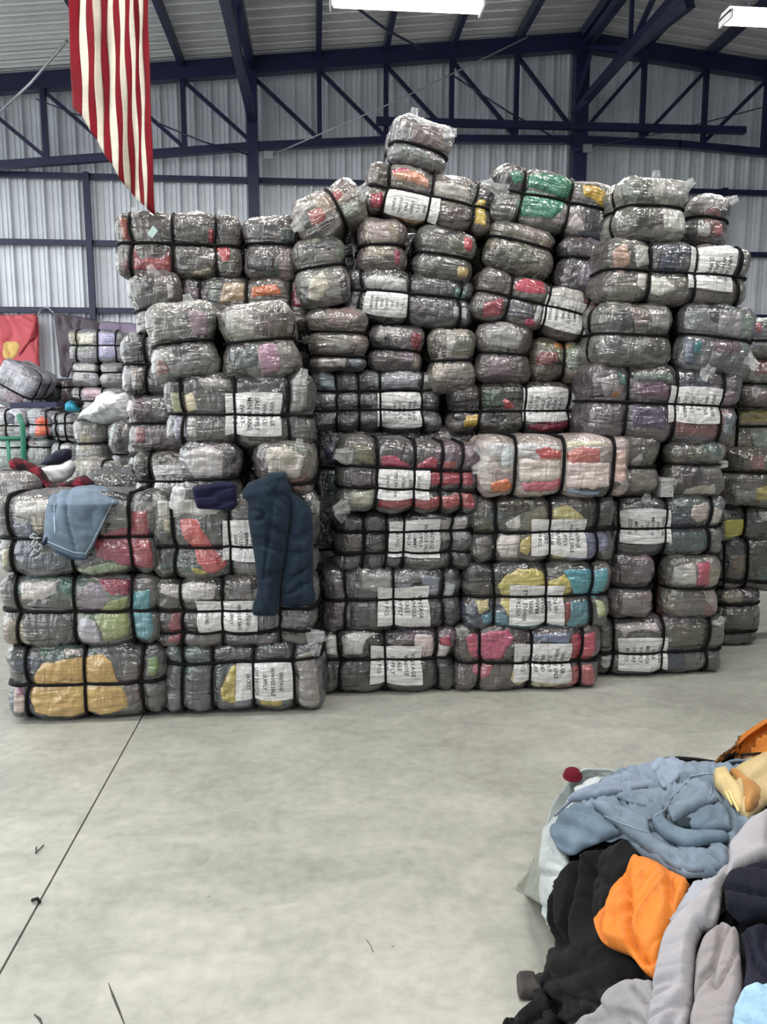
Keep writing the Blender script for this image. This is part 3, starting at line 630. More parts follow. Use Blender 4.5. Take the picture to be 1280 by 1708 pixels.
# --- third column
YE = 4.32
bale('black and white bale with a printed sheet, on the floor in the middle', (535, 1050, 762, 1159), YE, V=(567, 642, 727), H=(1101,), c=(80, 80, 80), g=[
    ((216, 218, 212), [(570, 1056), (600, 1052), (636, 1052), (612, 1066), (606, 1090), (572, 1094)]), ((216, 220, 214), [(538, 1060), (562, 1054), (566, 1096), (540, 1094)]), ((216, 200, 196), [(690, 1056), (724, 1054), (724, 1096), (705, 1098), (692, 1076)]), ((170, 60, 78), [(732, 1058), (752, 1056), (754, 1080), (734, 1072)]), ((208, 202, 198), [(730, 1070), (754, 1080), (752, 1098), (730, 1098)]), ((86, 76, 74), [(645, 1062), (690, 1062), (694, 1076), (645, 1080)])],
     tagp=((617, 1076, 704, 1142), 'cw', V4+['SWT', '80 PCS']))
bale('dark grey bale with white sheet, second up in the middle stack', (543, 945, 770, 1058), YE, V=(580, 658, 740), H=(1000,), c=(100, 102, 102), g=[((84, 72, 80), [(545, 1004), (577, 1002), (576, 1050), (546, 1050)]), ((140, 144, 160), [(700, 958), (735, 962), (734, 996), (712, 990)]), ((172, 178, 182), [(744, 970), (762, 976), (764, 1000), (744, 998)]), ((66, 66, 70), [(584, 1008), (616, 1006), (616, 1046), (584, 1050)]), ((150, 154, 150), [(600, 956), (655, 954), (655, 988), (602, 985)])],
     tagp=((630, 978, 717, 1045), 'cw', V4+['SWEAT', '80 PCS']))
bale('black green bale with five crossing straps and sheet, third up in the middle stack', (560, 852, 795, 956), YE, V=(608, 645, 674, 754), H=(885, 921), c=(74, 76, 76), g=[((92, 84, 78), [(566, 888), (606, 886), (606, 916), (566, 916)]), ((62, 74, 68), [(678, 860), (750, 858), (750, 868), (680, 870)]), ((92, 90, 88), [(680, 932), (746, 930), (742, 950), (684, 950)])],
     tagp=((648, 867, 737, 930), 'cw', V3+['TOMMY', 'SNICK', '', '80 PCS']), tuft=[(570, 862, 140, 0.06)])
bale('red striped bale of knitwear tipped forward in the middle of the pile', (566, 735, 802, 858), YE-0.06, t=2.0, V=(628, 690, 735, 769), H=(782, 817), c=(112, 108, 106), g=[
    ((178, 66, 86), [(634, 758), (660, 758), (686, 776), (686, 782), (634, 778)]), ((178, 66, 86), [(694, 772), (720, 762), (734, 764), (734, 782), (694, 784)]), ((168, 58, 76), [(718, 786), (796, 784), (798, 812), (718, 814)]), ((158, 62, 72), [(634, 830), (700, 834), (796, 820), (798, 850), (720, 856), (632, 850)]), ((172, 84, 76), [(738, 766), (764, 768), (764, 782), (738, 782)]), ((168, 168, 150), [(584, 820), (622, 816), (622, 850), (586, 850)]), ((86, 74, 82), [(580, 786), (622, 784), (620, 812), (582, 812)]), ((112, 112, 84), [(590, 742), (624, 740), (626, 776), (594, 772)])],
     tagp=((628, 783, 718, 834), 'ccw', V3+['LADY', 'SWEATER']), tuft=[(580, 762, 170, 0.09), (576, 846, 200, 0.08)])
bale('dull violet bale lying behind the red striped one', (536, 710, 706, 845), 4.86, V=(), H=(780,), c=(108, 112, 116), hy=0.2, g=[((84, 80, 104), [(540, 745), (570, 735), (580, 775), (542, 776)]), ((64, 84, 82), [(540, 785), (600, 785), (600, 835), (542, 832)])])
bale('flat grey bale top seen behind the end of the red striped bale', (688, 713, 824, 800), 4.86, V=(), H=(), c=(124, 120, 116), hy=0.2)
# --- fourth column
YF = 4.30
bale('rosy bale with pink ends and a sheet, on the floor right of middle', (764, 1042, 1001, 1156), YF, V=(801, 884, 967), H=(1104,), c=(100, 92, 90), g=[
    ((186, 84, 112), [(776, 1062), (796, 1052), (850, 1050), (856, 1068), (846, 1080), (836, 1100), (806, 1102), (786, 1096)]), ((172, 96, 112), [(786, 1108), (822, 1106), (818, 1126), (804, 1136), (790, 1124)]), ((186, 70, 88), [(954, 1056), (996, 1054), (994, 1096), (968, 1102), (952, 1100)]), ((178, 92, 96), [(956, 1110), (990, 1108), (994, 1146), (940, 1148), (950, 1130)]), ((206, 194, 142), [(856, 1112), (882, 1110), (880, 1140), (866, 1146), (852, 1134)]), ((190, 186, 150), [(888, 1138), (920, 1132), (940, 1140), (912, 1150), (888, 1150)]), ((100, 112, 134), [(888, 1056), (950, 1054), (950, 1076), (890, 1066)]), ((70, 66, 62), [(846, 1080), (864, 1066), (858, 1098), (838, 1102)])],
     tagp=((856, 1070, 954, 1138), 'cw', V3+['BRAND', 'COLLAR', 'SHIRT', '100 PCS']), tuft=[(772, 1058, 120, 0.07)])
bale('yellow and turquoise bale, second up right of middle', (780, 938, 1021, 1056), YF, V=(826, 910, 986), H=(996,), c=(112, 108, 104), g=[
    ((206, 192, 112), [(832, 975), (846, 955), (866, 946), (906, 950), (916, 966), (940, 958), (954, 970), (952, 992), (938, 1005), (935, 1035), (884, 1040), (868, 1042), (850, 1030), (836, 1010)]), ((84, 158, 172), [(938, 950), (984, 944), (1016, 948), (1014, 980), (1000, 1000), (962, 996), (948, 970)]), ((86, 138, 150), [(950, 1004), (984, 1002), (984, 1044), (946, 1050), (944, 1030)]), ((84, 128, 146), [(800, 1026), (836, 1016), (852, 1034), (940, 1036), (940, 1050), (806, 1048)]), ((206, 194, 140), [(790, 1002), (814, 1000), (820, 1018), (800, 1028)]), ((172, 180, 134), [(996, 1000), (1012, 1004), (1014, 1026), (1000, 1030)]), ((130, 56, 48), [(944, 1006), (954, 1002), (956, 1034), (940, 1044)])],
     tagp=((850, 974, 941, 1040), 'ccw', V3+['BRAND', 'COLLAR', 'SHIRT', '100 PCS']))
bale('cream yellow and blue patterned bale under the pale rosy one', (793, 828, 1028, 943), YF, V=(831, 919, 998), H=(887,), c=(94, 90, 88), g=[
    ((206, 204, 198), [(842, 872), (868, 854), (870, 880), (862, 888), (844, 886)]), ((206, 190, 120), [(868, 900), (886, 890), (892, 910), (880, 928), (866, 920)]), ((200, 190, 130), [(922, 846), (946, 842), (968, 856), (976, 868), (924, 866)]), ((206, 198, 192), [(836, 892), (868, 890), (862, 930), (838, 934), (822, 915)]), ((112, 116, 140), [(974, 888), (1018, 890), (1018, 912), (1000, 928), (990, 938), (938, 938), (975, 920)]), ((190, 186, 110), [(922, 926), (958, 926), (970, 918), (940, 940), (924, 936)]), ((60, 56, 54), [(836, 842), (884, 838), (886, 852), (840, 868)])],
     tagp=((886, 863, 977, 928), 'cw', V3+['BRAND', 'COLLAR', 'SHIRT', '100 PCS']))
bale('pale rosy bale with three upright straps and no sheet, right of the red striped one', (806, 728, 1054, 832), YF-0.06, V=(862, 940, 1022), H=(), c=(186, 174, 166), kk=0.95, auto=2, g=[((206, 190, 184), [(944, 770), (1020, 772), (1020, 816), (946, 816)]), ((196, 186, 178), [(866, 764), (936, 768), (936, 800), (868, 804)]), 
    ((178, 86, 76), [(888, 750), (910, 742), (938, 750), (938, 764), (900, 766)]), ((186, 110, 104), [(946, 752), (970, 744), (1000, 750), (1000, 772), (950, 774)]), ((198, 112, 66), [(818, 806), (846, 800), (856, 816), (846, 828), (822, 824)]), ((172, 90, 100), [(870, 806), (936, 800), (936, 824), (876, 824)]), ((120, 146, 170), [(946, 818), (1006, 818), (1000, 830), (948, 832)]), ((186, 196, 196), [(836, 746), (858, 740), (858, 778), (836, 780)]), ((210, 206, 180), [(942, 732), (1000, 732), (1018, 742), (946, 744)]), ((206, 176, 166), [(1026, 750), (1050, 750), (1050, 800), (1026, 806)])], tuft=[(812, 754, 150, 0.10), (806, 780, 190, 0.08)])
bale('flat film covered bale top behind the pale rosy bale', (826, 714, 1010, 800), 4.86, V=(), H=(), c=(130, 130, 126), hy=0.2)
# --- upper middle
YU = 4.78
bale('pale grey bale with six crossing straps and a sheet in the middle', (524, 616, 738, 722), YU, V=(564, 601, 636, 706), H=(652, 685), c=(126, 128, 130), g=[((150, 164, 172), [(530, 622), (560, 620), (562, 650), (532, 650)]), ((104, 106, 110), [(530, 656), (560, 656), (562, 682), (532, 684)]), ((150, 152, 164), [(640, 622), (700, 620), (702, 650), (640, 650)]), ((98, 98, 102), [(712, 658), (732, 658), (732, 684), (712, 684)])],
     tagp=((630, 655, 706, 714), 'cw', V4+['SHIRTS', 'SSS', 'TDS']), tuft=[(724, 632, 40, 0.07)])
bale('bale with a yellow corner and slanting white sheet, right of the pale grey strapped one', (752, 636, 985, 726), YU, V=(803, 877, 950), H=(684,), c=(96, 90, 86), g=[((206, 174, 72), [(774, 692), (800, 690), (802, 714), (776, 714)]), ((186, 72, 84), [(832, 664), (846, 664), (866, 682), (840, 682)]), ((66, 84, 72), [(806, 650), (836, 648), (846, 680), (806, 682)]), ((150, 50, 76), [(878, 712), (930, 700), (976, 690), (970, 722), (884, 722)]), ((200, 200, 196), [(954, 650), (974, 656), (966, 684), (952, 682)])],
     tagp=((872, 646, 948, 704), 'ccw', V4+['SWEAT', '80 PCS']))
bale('tall round bale end with two level straps, below the dark bale row', (514, 511, 616, 622), YU-0.04, 'e', H=(553, 592), c=(140, 132, 124), g=[((150, 148, 140), [(522, 560), (580, 556), (584, 588), (526, 590)]), ((104, 110, 126), [(582, 598), (612, 596), (612, 618), (584, 618)]), ((186, 176, 176), [(526, 598), (580, 596), (578, 618), (528, 618)])], auto=3)
bale('grey bale end with a dark red right side', (616, 540, 712, 622), YU, 'e', t=5, H=(584,), c=(112, 106, 106), g=[((138, 44, 58), [(690, 552), (708, 560), (706, 586), (686, 582)])])
bale('beige bale end beside the one with a dark red side', (716, 546, 798, 655), YU-0.03, 'e', H=(600,), c=(148, 142, 132), g=[((104, 106, 90), [(756, 560), (794, 560), (794, 594), (748, 596)])])
bale('small round grey bale end above the yellow cornered bale', (795, 536, 893, 640), YU-0.03, 'e', t=2, H=(588,), c=(122, 116, 114), g=[((150, 150, 148), [(806, 546), (850, 540), (872, 560), (868, 584), (812, 580)]), ((120, 104, 110), [(806, 596), (850, 594), (852, 628), (808, 630)])])
bale('orange and green tinted bale end with one upright strap', (886, 562, 990, 642), YU, 'e', t=3, V=(940,), H=(), c=(122, 114, 100), g=[((198, 128, 62), [(924, 564), (938, 562), (960, 568), (940, 580), (926, 576)]), ((134, 76, 76), [(892, 590), (930, 586), (934, 606), (894, 610)]), ((120, 132, 118), [(946, 580), (984, 590), (980, 620), (946, 616)])], pinch=0.03, D=())
bale('black and white bale with sheet below the cluster of bale ends in the upper middle', (580, 452, 790, 540), YU, t=5, V=(604, 684, 770), H=(490,), c=(84, 84, 86), g=[((206, 210, 208), [(608, 462), (640, 458), (678, 464), (678, 486), (608, 482)]), ((108, 148, 136), [(760, 478), (782, 480), (784, 500), (762, 500)]), ((186, 190, 190), [(756, 512), (784, 516), (782, 536), (758, 530)])],
     tagp=((607, 487, 681, 528), 'ccw', V4+['TOT', 'USD', 'T']), auto=3)
bale('two lobed bale end left of the dark gap, below the tilted top left one', (491, 394, 583, 510), YU-0.05, 'e', t=-9, H=(442,), c=(124, 122, 116), g=[((196, 190, 172), [(516, 466), (540, 452), (550, 480), (530, 505), (514, 498)]), ((70, 72, 72), [(500, 400), (560, 400), (560, 412), (504, 416)])])
bale('bale end strapped at a steep slant with coral patches, upper left of the pile top', (492, 306, 608, 392), YU-0.02, 'e', t=-28, V=(562,), H=(), c=(140, 132, 122), g=[((178, 84, 88), [(544, 324), (560, 312), (574, 325), (560, 340)]), ((172, 100, 92), [(512, 356), (536, 345), (545, 370), (520, 380)]), ((150, 158, 146), [(566, 345), (600, 335), (604, 355), (575, 370)]), ((180, 180, 172), [(500, 345), (525, 330), (535, 340), (510, 355)])], D=(), pinch=0.03, tuft=[(500, 372, 190, 0.08), (606, 322, 20, 0.08)])
bale('brownish grey two lobed bale end under the labelled bale near the top', (596, 358, 682, 456), YU, 'e', H=(409,), c=(134, 122, 118), g=[((150, 52, 74), [(658, 416), (672, 418), (668, 446), (660, 444)]), ((176, 160, 156), [(610, 370), (650, 362), (654, 400), (612, 402)])])
bale('bale end with a red cheek, right of the brownish two lobed one', (692, 378, 798, 470), YU, 'e', t=9, H=(424,), c=(116, 116, 110), g=[((176, 62, 76), [(772, 388), (794, 392), (794, 425), (774, 418)]), ((176, 156, 96), [(764, 446), (786, 446), (780, 466), (764, 462)])])
bale('tilted bale with pink and orange garments and white sheet just below the topmost one', (614, 280, 828, 374), YU+0.02, t=9.5, V=(645, 718, 792), H=(326,), c=(130, 122, 114), g=[((206, 150, 116), [(652, 284), (690, 280), (715, 295), (714, 310), (660, 300)]), ((198, 88, 112), [(650, 278), (680, 274), (690, 284), (656, 292)]), ((158, 46, 70), [(612, 322), (638, 318), (640, 352), (616, 350)]), ((206, 176, 70), [(800, 330), (818, 330), (812, 380), (792, 374)]), ((92, 80, 78), [(735, 345), (780, 345), (790, 372), (730, 372)]), ((196, 190, 182), [(724, 300), (780, 310), (788, 330), (724, 325)]), ((170, 130, 90), [(660, 372), (710, 378), (712, 392), (670, 388)])],
     tagp=((645, 322, 731, 372), 'ccw', ['VINTA', 'WHOLE', 'SALE', 'SUPPLY', 'TOT', 'BNE', 'T']), tuft=[(812, 300, 40, 0.06)])
bale('topmost bale end crowning the pile, grey under loose film', (652, 190, 756, 276), YU+0.05, 'e', t=13, H=(246,), c=(140, 138, 138), g=[((120, 104, 108), [(690, 205), (740, 215), (735, 250), (685, 238)]), ((184, 184, 184), [(690, 195), (735, 200), (745, 215), (700, 215)])], tuft=[(744, 222, 10, 0.07), (690, 196, 95, 0.06)])
# --- upper right of middle
bale('tilted bale with emerald green and yellow garments at the top', (828, 288, 1048, 388), YU, t=10, V=(874, 952, 1030), H=(334,), c=(120, 118, 114), g=[
    ((42, 128, 96), [(884, 286), (940, 288), (958, 300), (956, 318), (944, 332), (900, 318), (880, 308)]), ((44, 122, 94), [(876, 316), (900, 320), (944, 336), (940, 350), (920, 365), (870, 362), (862, 345)]), ((60, 134, 104), [(850, 288), (866, 284), (876, 292), (874, 304), (856, 308)]), ((212, 172, 64), [(972, 308), (992, 306), (1012, 318), (1030, 345), (1018, 352), (1000, 338), (974, 326)]), ((212, 160, 60), [(1026, 362), (1042, 364), (1042, 392), (1022, 392)]), ((64, 62, 66), [(962, 335), (1000, 340), (1024, 358), (1020, 385), (985, 388), (966, 364)]), ((196, 186, 182), [(940, 385), (960, 352), (972, 370), (980, 390)]), ((200, 196, 190), [(962, 296), (1000, 292), (1020, 306), (990, 304)])], tuft=[(838, 320, 170, 0.09), (1046, 315, 30, 0.09)])
bale('olive grey bale end tilted under the emerald green one', (812, 370, 930, 458), YU-0.02, 'e', t=12, H=(402,), c=(110, 108, 98), g=[((140, 128, 128), [(848, 366), (905, 380), (920, 400), (860, 386)]), ((90, 92, 78), [(836, 405), (880, 405), (900, 440), (850, 445)])])
bale('purplish grey bale end in shadow under the yellow patch', (936, 392, 1032, 492), YU-0.02, 'e', t=5, H=(432,), c=(98, 92, 100), g=[((132, 124, 136), [(970, 440), (1010, 440), (1010, 480), (966, 478)])])
bale('tilted bale with crimson garments and white sheet, upper right of middle', (796, 464, 1004, 552), YU-0.05, t=13, V=(852, 915, 980), H=(507,), c=(112, 104, 100), g=[((186, 62, 80), [(860, 468), (880, 452), (910, 462), (912, 490), (880, 490), (856, 484)]), ((150, 62, 78), [(808, 505), (840, 492), (836, 530), (804, 540)]), ((72, 72, 80), [(850, 495), (894, 505), (890, 535), (842, 530)]), ((172, 58, 82), [(880, 530), (898, 538), (885, 555), (872, 548)]), ((128, 38, 62), [(980, 490), (1002, 495), (998, 530), (982, 525)]), ((206, 202, 196), [(920, 466), (978, 478), (976, 512), (918, 500)]), ((190, 188, 190), [(898, 500), (912, 503), (900, 545), (888, 540)])],
     tagp=((908, 500, 984, 552), 'ccw', V4+['TOMMY', 'TEE']))
# --- right columns
YR = 4.47
bale('grey bale with a sheet at its left end, on the floor at right', (998, 1030, 1210, 1129), YR, V=(1027, 1106, 1182), H=(1087,), c=(96, 96, 92), g=[((206, 196, 194), [(1032, 1036), (1100, 1034), (1100, 1054), (1060, 1050), (1040, 1062)]), ((186, 186, 184), [(1000, 1096), (1022, 1094), (1022, 1118), (1002, 1118)]), ((90, 88, 74), [(1114, 1042), (1176, 1040), (1178, 1080), (1114, 1082)])],
     tagp=((1030, 1062, 1113, 1119), 'cw', ['VINTAGE', 'SALE', 'MEXICO', 'SUPPLY', 'SWEAT', '80 PCS']), tuft=[(1200, 1040, 70, 0.06)])
bale('plaid grey bale end left of the pink capped bottle', (1018, 922, 1098, 1034), YR, 'e', H=(980,), c=(118, 110, 112), g=[((96, 88, 92), [(1030, 930), (1090, 935), (1092, 972), (1032, 974)]), ((136, 126, 124), [(1032, 988), (1094, 984), (1092, 1022), (1034, 1028)])])
bale('bale end with a rosy red stripe, right of the pink capped bottle', (1112, 926, 1206, 1036), YR, 'e', t=2, H=(983,), c=(122, 118, 112), g=[((176, 74, 96), [(1160, 938), (1184, 936), (1182, 978), (1160, 974)]), ((190, 188, 182), [(1122, 945), (1158, 936), (1158, 974), (1118, 972)])])
bale('dark green bale with white sheet and pale pink patch, third up at right', (1024, 828, 1215, 932), YR, V=(1037, 1113, 1187), H=(880,), c=(80, 90, 86), g=[((194, 180, 174), [(1154, 842), (1184, 834), (1184, 866), (1166, 872), (1152, 860)]), ((190, 184, 172), [(1190, 840), (1210, 850), (1204, 874), (1190, 876)]), ((74, 90, 90), [(1118, 888), (1182, 886), (1182, 922), (1118, 926)]), ((96, 94, 90), [(1190, 886), (1210, 884), (1208, 926), (1190, 928)])],
     tagp=((1036, 849, 1119, 908), 'cw', ['VINTAGE', 'SALE', 'MEXICO', 'TEES', 'Y', 'MEN', 'SIZING']), tuft=[(1078, 834, 80, 0.06)])
bale('dark grey bale end tucked behind the pale rosy bale', (1018, 722, 1108, 830), YR, 'e', H=(777,), c=(108, 102, 98), g=[((128, 124, 116), [(1050, 782), (1100, 780), (1100, 822), (1050, 822)])])
bale('silvery bale end below the purple labelled bale', (1114, 733, 1216, 833), YR, 'e', H=(776,), c=(122, 118, 114), g=[((172, 168, 154), [(1140, 812), (1190, 808), (1194, 828), (1140, 830)])], tuft=[(1214, 775, 0, 0.06)])
bale('purple grey bale with white sheet, below the two round bale ends at right', (990, 610, 1238, 740), YR, t=3, V=(1050, 1128, 1206), H=(674,), c=(98, 90, 94), g=[((96, 66, 86), [(1058, 640), (1108, 634), (1118, 664), (1058, 660)]), ((82, 66, 94), [(1056, 676), (1110, 680), (1108, 716), (1054, 712)]), ((60, 106, 92), [(1034, 618), (1046, 624), (1046, 645), (1036, 640)]), ((92, 108, 100), [(1058, 616), (1124, 622), (1122, 640), (1060, 632)]), ((150, 146, 148), [(1002, 630), (1032, 622), (1034, 655), (1008, 660)]), ((150, 96, 60), [(1020, 650), (1036, 645), (1030, 662), (1020, 664)]), ((104, 112, 118), [(1208, 690), (1230, 690), (1226, 730), (1206, 728)])],
     tagp=((1116, 646, 1203, 706), 'cw', V4+['COLUMBIA', 'JERSEY']))
bale('grey round bale end with a film crease, left of the teal one at right', (998, 502, 1128, 614), YR, 'e', t=2, H=(556,), c=(116, 116, 110), g=[((124, 112, 108), [(1050, 510), (1082, 502), (1080, 545), (1056, 548)]), ((150, 148, 142), [(1086, 510), (1122, 520), (1122, 552), (1086, 548)]), ((98, 104, 104), [(1004, 530), (1036, 524), (1034, 600), (1010, 600)])])
bale('dull teal bale end with loose film, under the right edge of the upper labelled bale', (1138, 506, 1268, 626), YR, 'e', t=5, H=(563,), c=(120, 122, 126), g=[((46, 132, 134), [(1156, 570), (1170, 568), (1168, 588), (1156, 590)]), ((80, 94, 112), [(1140, 566), (1156, 566), (1158, 612), (1142, 608)]), ((150, 146, 150), [(1195, 512), (1240, 518), (1240, 565), (1196, 556)])], tuft=[(1185, 620, 230, 0.09), (1248, 600, 330, 0.08)])
bale('taupe bale with pale sheet at its right half, upper right of the pile', (1016, 400, 1256, 508), YR, t=3, V=(1087, 1161, 1236), H=(456,), c=(108, 104, 98), g=[((190, 158, 138), [(1022, 420), (1045, 402), (1050, 440), (1036, 455), (1020, 450)]), ((186, 192, 182), [(1058, 410), (1084, 404), (1086, 440), (1060, 446)]), ((206, 206, 196), [(1084, 460), (1110, 464), (1130, 484), (1100, 494), (1080, 492)]), ((206, 204, 196), [(1062, 455), (1080, 456), (1076, 488), (1062, 478)]), ((112, 116, 118), [(1238, 430), (1254, 432), (1250, 460), (1238, 458)]), ((206, 204, 198), [(1162, 400), (1228, 410), (1226, 416), (1162, 410)])],
     tagp=((1150, 412, 1226, 484), 'cw', V4+['', 'COLUMBIA']))
bale('pale grey bale end standing highest at the right', (1040, 290, 1156, 402), YR, 'e', t=3, H=(342,), c=(138, 136, 128), g=[((170, 168, 164), [(1100, 296), (1152, 298), (1152, 335), (1100, 330)]), ((90, 86, 84), [(1076, 355), (1100, 350), (1104, 375), (1078, 380)]), ((196, 196, 190), [(1104, 345), (1150, 352), (1148, 388), (1106, 386)])], tuft=[(1096, 296, 100, 0.06), (1152, 306, 40, 0.06)])
bale('small grey bale end at the far right of the top row', (1156, 320, 1228, 408), YR+0.15, 'e', t=6, H=(362,), c=(138, 136, 136), g=[((176, 104, 108), [(1186, 376), (1204, 374), (1206, 392), (1190, 394)]), ((190, 190, 192), [(1160, 374), (1182, 370), (1184, 398), (1160, 398)])], tuft=[(1222, 332, 30, 0.06)])
# --- far right bales behind
YX = 5.0
bale('bale with yellow upper folds cut by the right edge of the picture', (1214, 674, 1400, 770), YX, V=(1233, 1330), H=(713,), c=(126, 124, 110), g=[((206, 190, 112), [(1238, 684), (1300, 680), (1300, 704), (1236, 704)]), ((150, 168, 158), [(1250, 720), (1300, 718), (1300, 745), (1260, 748)])])
bale('bale end with a yellow hem cut by the right edge', (1216, 746, 1330, 848), YX-0.1, 'e', t=3, H=(788,), c=(134, 128, 120), g=[((190, 180, 108), [(1256, 815), (1290, 806), (1300, 828), (1262, 838)]), ((150, 108, 108), [(1245, 765), (1272, 755), (1275, 785), (1250, 785)])])
bale('dark bale with a lime yellow patch at the right edge', (1200, 838, 1400, 905), YX, V=(1246, 1340), H=(), c=(84, 82, 80), g=[((196, 196, 72), [(1206, 866), (1244, 864), (1242, 898), (1212, 902)]), ((196, 194, 188), [(1266, 850), (1300, 848), (1300, 870), (1270, 868)])])
bale('dark brown bale with upright straps at the right edge', (1206, 896, 1400, 988), YX, V=(1213, 1249, 1330), H=(972,), c=(76, 72, 68), g=[((112, 98, 78), [(1218, 926), (1246, 924), (1246, 960), (1218, 950)])])
bale('dark flat bale on the floor at the far right', (1196, 985, 1276, 1078), YX, 'e', H=(1010, 1055), c=(92, 88, 86))
bale('loosely wrapped bale end at the right edge beside the teal one', (1242, 528, 1330, 602), YX-0.2, 'e', H=(566,), c=(130, 132, 126), g=[((186, 104, 112), [(1256, 540), (1270, 536), (1268, 556), (1256, 556)])])
bale('silvery bale end at the right edge above the yellow folded bale', (1238, 600, 1330, 676), YX-0.2, 'e', H=(640,), c=(140, 138, 130), tuft=[(1262, 650, 240, 0.06)])
# --- unseen heart of the pile: bales whose sides show only through the gaps
rngc = random.Random(5)
for (xa, xb, zs, Y) in ((-1.55, -0.82, 2, 4.62), (-1.5, -0.8, 3, 5.12), (-0.75, -0.02, 5, 5.12), (0.2, 0.98, 7, 5.6), (1.02, 1.8, 7, 5.6), (1.84, 2.62, 6, 5.6), (-0.5, 0.28, 6, 6.06), (0.56, 1.34, 7, 6.06), (1.42, 2.2, 7, 6.06), (2.28, 3.06, 6, 6.06)):
    for i in range(zs):
        z = 0.21+0.42*i
        # pixel box of the front face
        def proj(p):
            d = np.array(p)-CAM; zc = d@FW; return 640+F_PX*(d@RT)/zc, 854-F_PX*(d@UP)/zc
        a = proj((xa, Y, z+0.205)); b = proj((xb, Y, z-0.205))
        bale('plain dark bale in the heart of the pile, seen only through gaps', (a[0], a[1], b[0], b[1]), Y, V=((a[0]+b[0])/2,), H=((a[1]+b[1])/2,), c=(84, 82, 82), auto=0, res=0.04, group='bales in the heart of the pile')
# small tag stuck on the bale under the flag
for o in list(scene.objects):
    if o.get('label', '').startswith('long bale with a small teal tag'):
        m_t = simple('pale_teal_tag', (0.50, 0.66, 0.64), 0.6)
        c0 = np.array(o.matrix_basis.translation); q = onY(254, 387, YC-0.045)-c0
        V = [(q[0]-0.028, q[1], q[2]-0.006), (q[0]-0.002, q[1], q[2]-0.036), (q[0]+0.034, q[1], q[2]+0.008), (q[0]+0.006, q[1], q[2]+0.038)]
        V += [(a, b+0.003, c_) for a, b, c_ in V]
        mesh_obj('paper_tag', V, [(0, 1, 2, 3), (7, 6, 5, 4), (0, 4, 5, 1), (1, 5, 6, 2), (2, 6, 7, 3), (3, 7, 4, 0)], m_t, o, False)

# ------------------------------------------------------------------ loose cloth: an outline laid on a surface, puffed and folded
def folds_at(uv, folds, seed):
    h = np.zeros(len(uv))
    for i, (ang, lam, amp) in enumerate(folds):
        a = math.radians(ang); c = uv[:, 0]*math.cos(a)+uv[:, 1]*math.sin(a); d = -uv[:, 0]*math.sin(a)+uv[:, 1]*math.cos(a)
        w = vnoise(np.stack([c/(lam*3), d/(lam*3), np.full(len(c), seed+i*3.7)], 1), seed)*0.9
        n = vnoise(np.stack([d/lam+w, c/(lam*4.5), np.full(len(c), seed*1.3+i)], 1), seed+i)
        h += amp*(np.minimum(np.abs(n)*3.0, 1.0)**0.7*1.6-1.0)
    return h
def plane_surf(Y):
    def f(uv):
        P = np.array([onY(u, v, Y) for u, v in uv]); return P, np.tile([0.0, -1.0, 0.0], (len(uv), 1))
    return f
def cloth_part(name, poly, surf, mat, color, parent=None, off=0.0, amp=0.012, edge=10.0, folds=(), step=6.0, thick=0.005, seed=1, rough=1.0):
    P = []; rng = random.Random(seed); poly = list(poly)
    for i, p in enumerate(poly):
        q = poly[(i+1) % len(poly)]; P.append(p)
        if math.hypot(q[0]-p[0], q[1]-p[1]) > 3*step: P.append(((p[0]+q[0])/2+rng.uniform(-1, 1)*rough*1.5, (p[1]+q[1])/2+rng.uniform(-1, 1)*rough*1.5))
    P = smooth_poly(P, 2); pts, tris, dd = cdt(P, step); base, nor = surf(pts)
    e = np.clip(dd/edge, 0, 1); prof = np.sqrt(1-(1-e)**2)
    W = base+nor*(off+amp*prof+folds_at(pts, folds, seed)*np.minimum(1, 0.12+e))[:, None]
    flip = cross2(pts, tris) > 0   # pixel v runs down
    o = mesh_obj(name, W, [t[::-1] for t in tris] if flip else tris, mat, parent, True, color)
    md = o.modifiers.new('thickness', 'SOLIDIFY'); md.thickness = thick; md.offset = -1
    return o
def on_surface(poly, surf, off, folds=(), seed=1, n=5):
    pts = []
    for a, b in zip(poly[:-1], poly[1:]):
        for k in range(n): pts.append((a[0]+(b[0]-a[0])*k/n, a[1]+(b[1]-a[1])*k/n))
    pts.append(poly[-1]); pts = np.array(pts, float); base, nor = surf(pts); return base+nor*(off+folds_at(pts, folds, seed))[:, None]
from mathutils.bvhtree import BVHTree
def seam_on(objs, poly, r, mat, parent, color, name='seam', lift=0.6):
    trees = [BVHTree.FromPolygons([v.co for v in o.data.vertices], [tuple(p.vertices) for p in o.data.polygons]) for o in objs]
    pts = []; o0 = Vector(CAM)
    for a, b in zip(poly[:-1], poly[1:]):
        n = max(2, int(math.hypot(b[0]-a[0], b[1]-a[1])/3))
        for k in range(n):
            d = Vector(ray(a[0]+(b[0]-a[0])*k/n, a[1]+(b[1]-a[1])*k/n)).normalized(); best = None
            for t in trees:
                h = t.ray_cast(o0, d)
                if h[0] is not None and (best is None or h[3] < best[3]): best = h
            if best is not None:
                nn = best[1] if best[1].dot(d) < 0 else -best[1]; pts.append(best[0]+nn*r*lift)
    if len(pts) > 2:
        q = [pts[0]]+[(pts[i-1]+pts[i]*2+pts[i+1])/4 for i in range(1, len(pts)-1)]+[pts[-1]]
        return tube(name, q, r, mat, parent, 6, color)
def cp(ox, oy, sc, pts): return [(ox+x/sc, oy+y/sc) for x, y in pts]
def thing(name, label, cat, at, group=None):
    return tag(empty(name, at), label, cat, group)
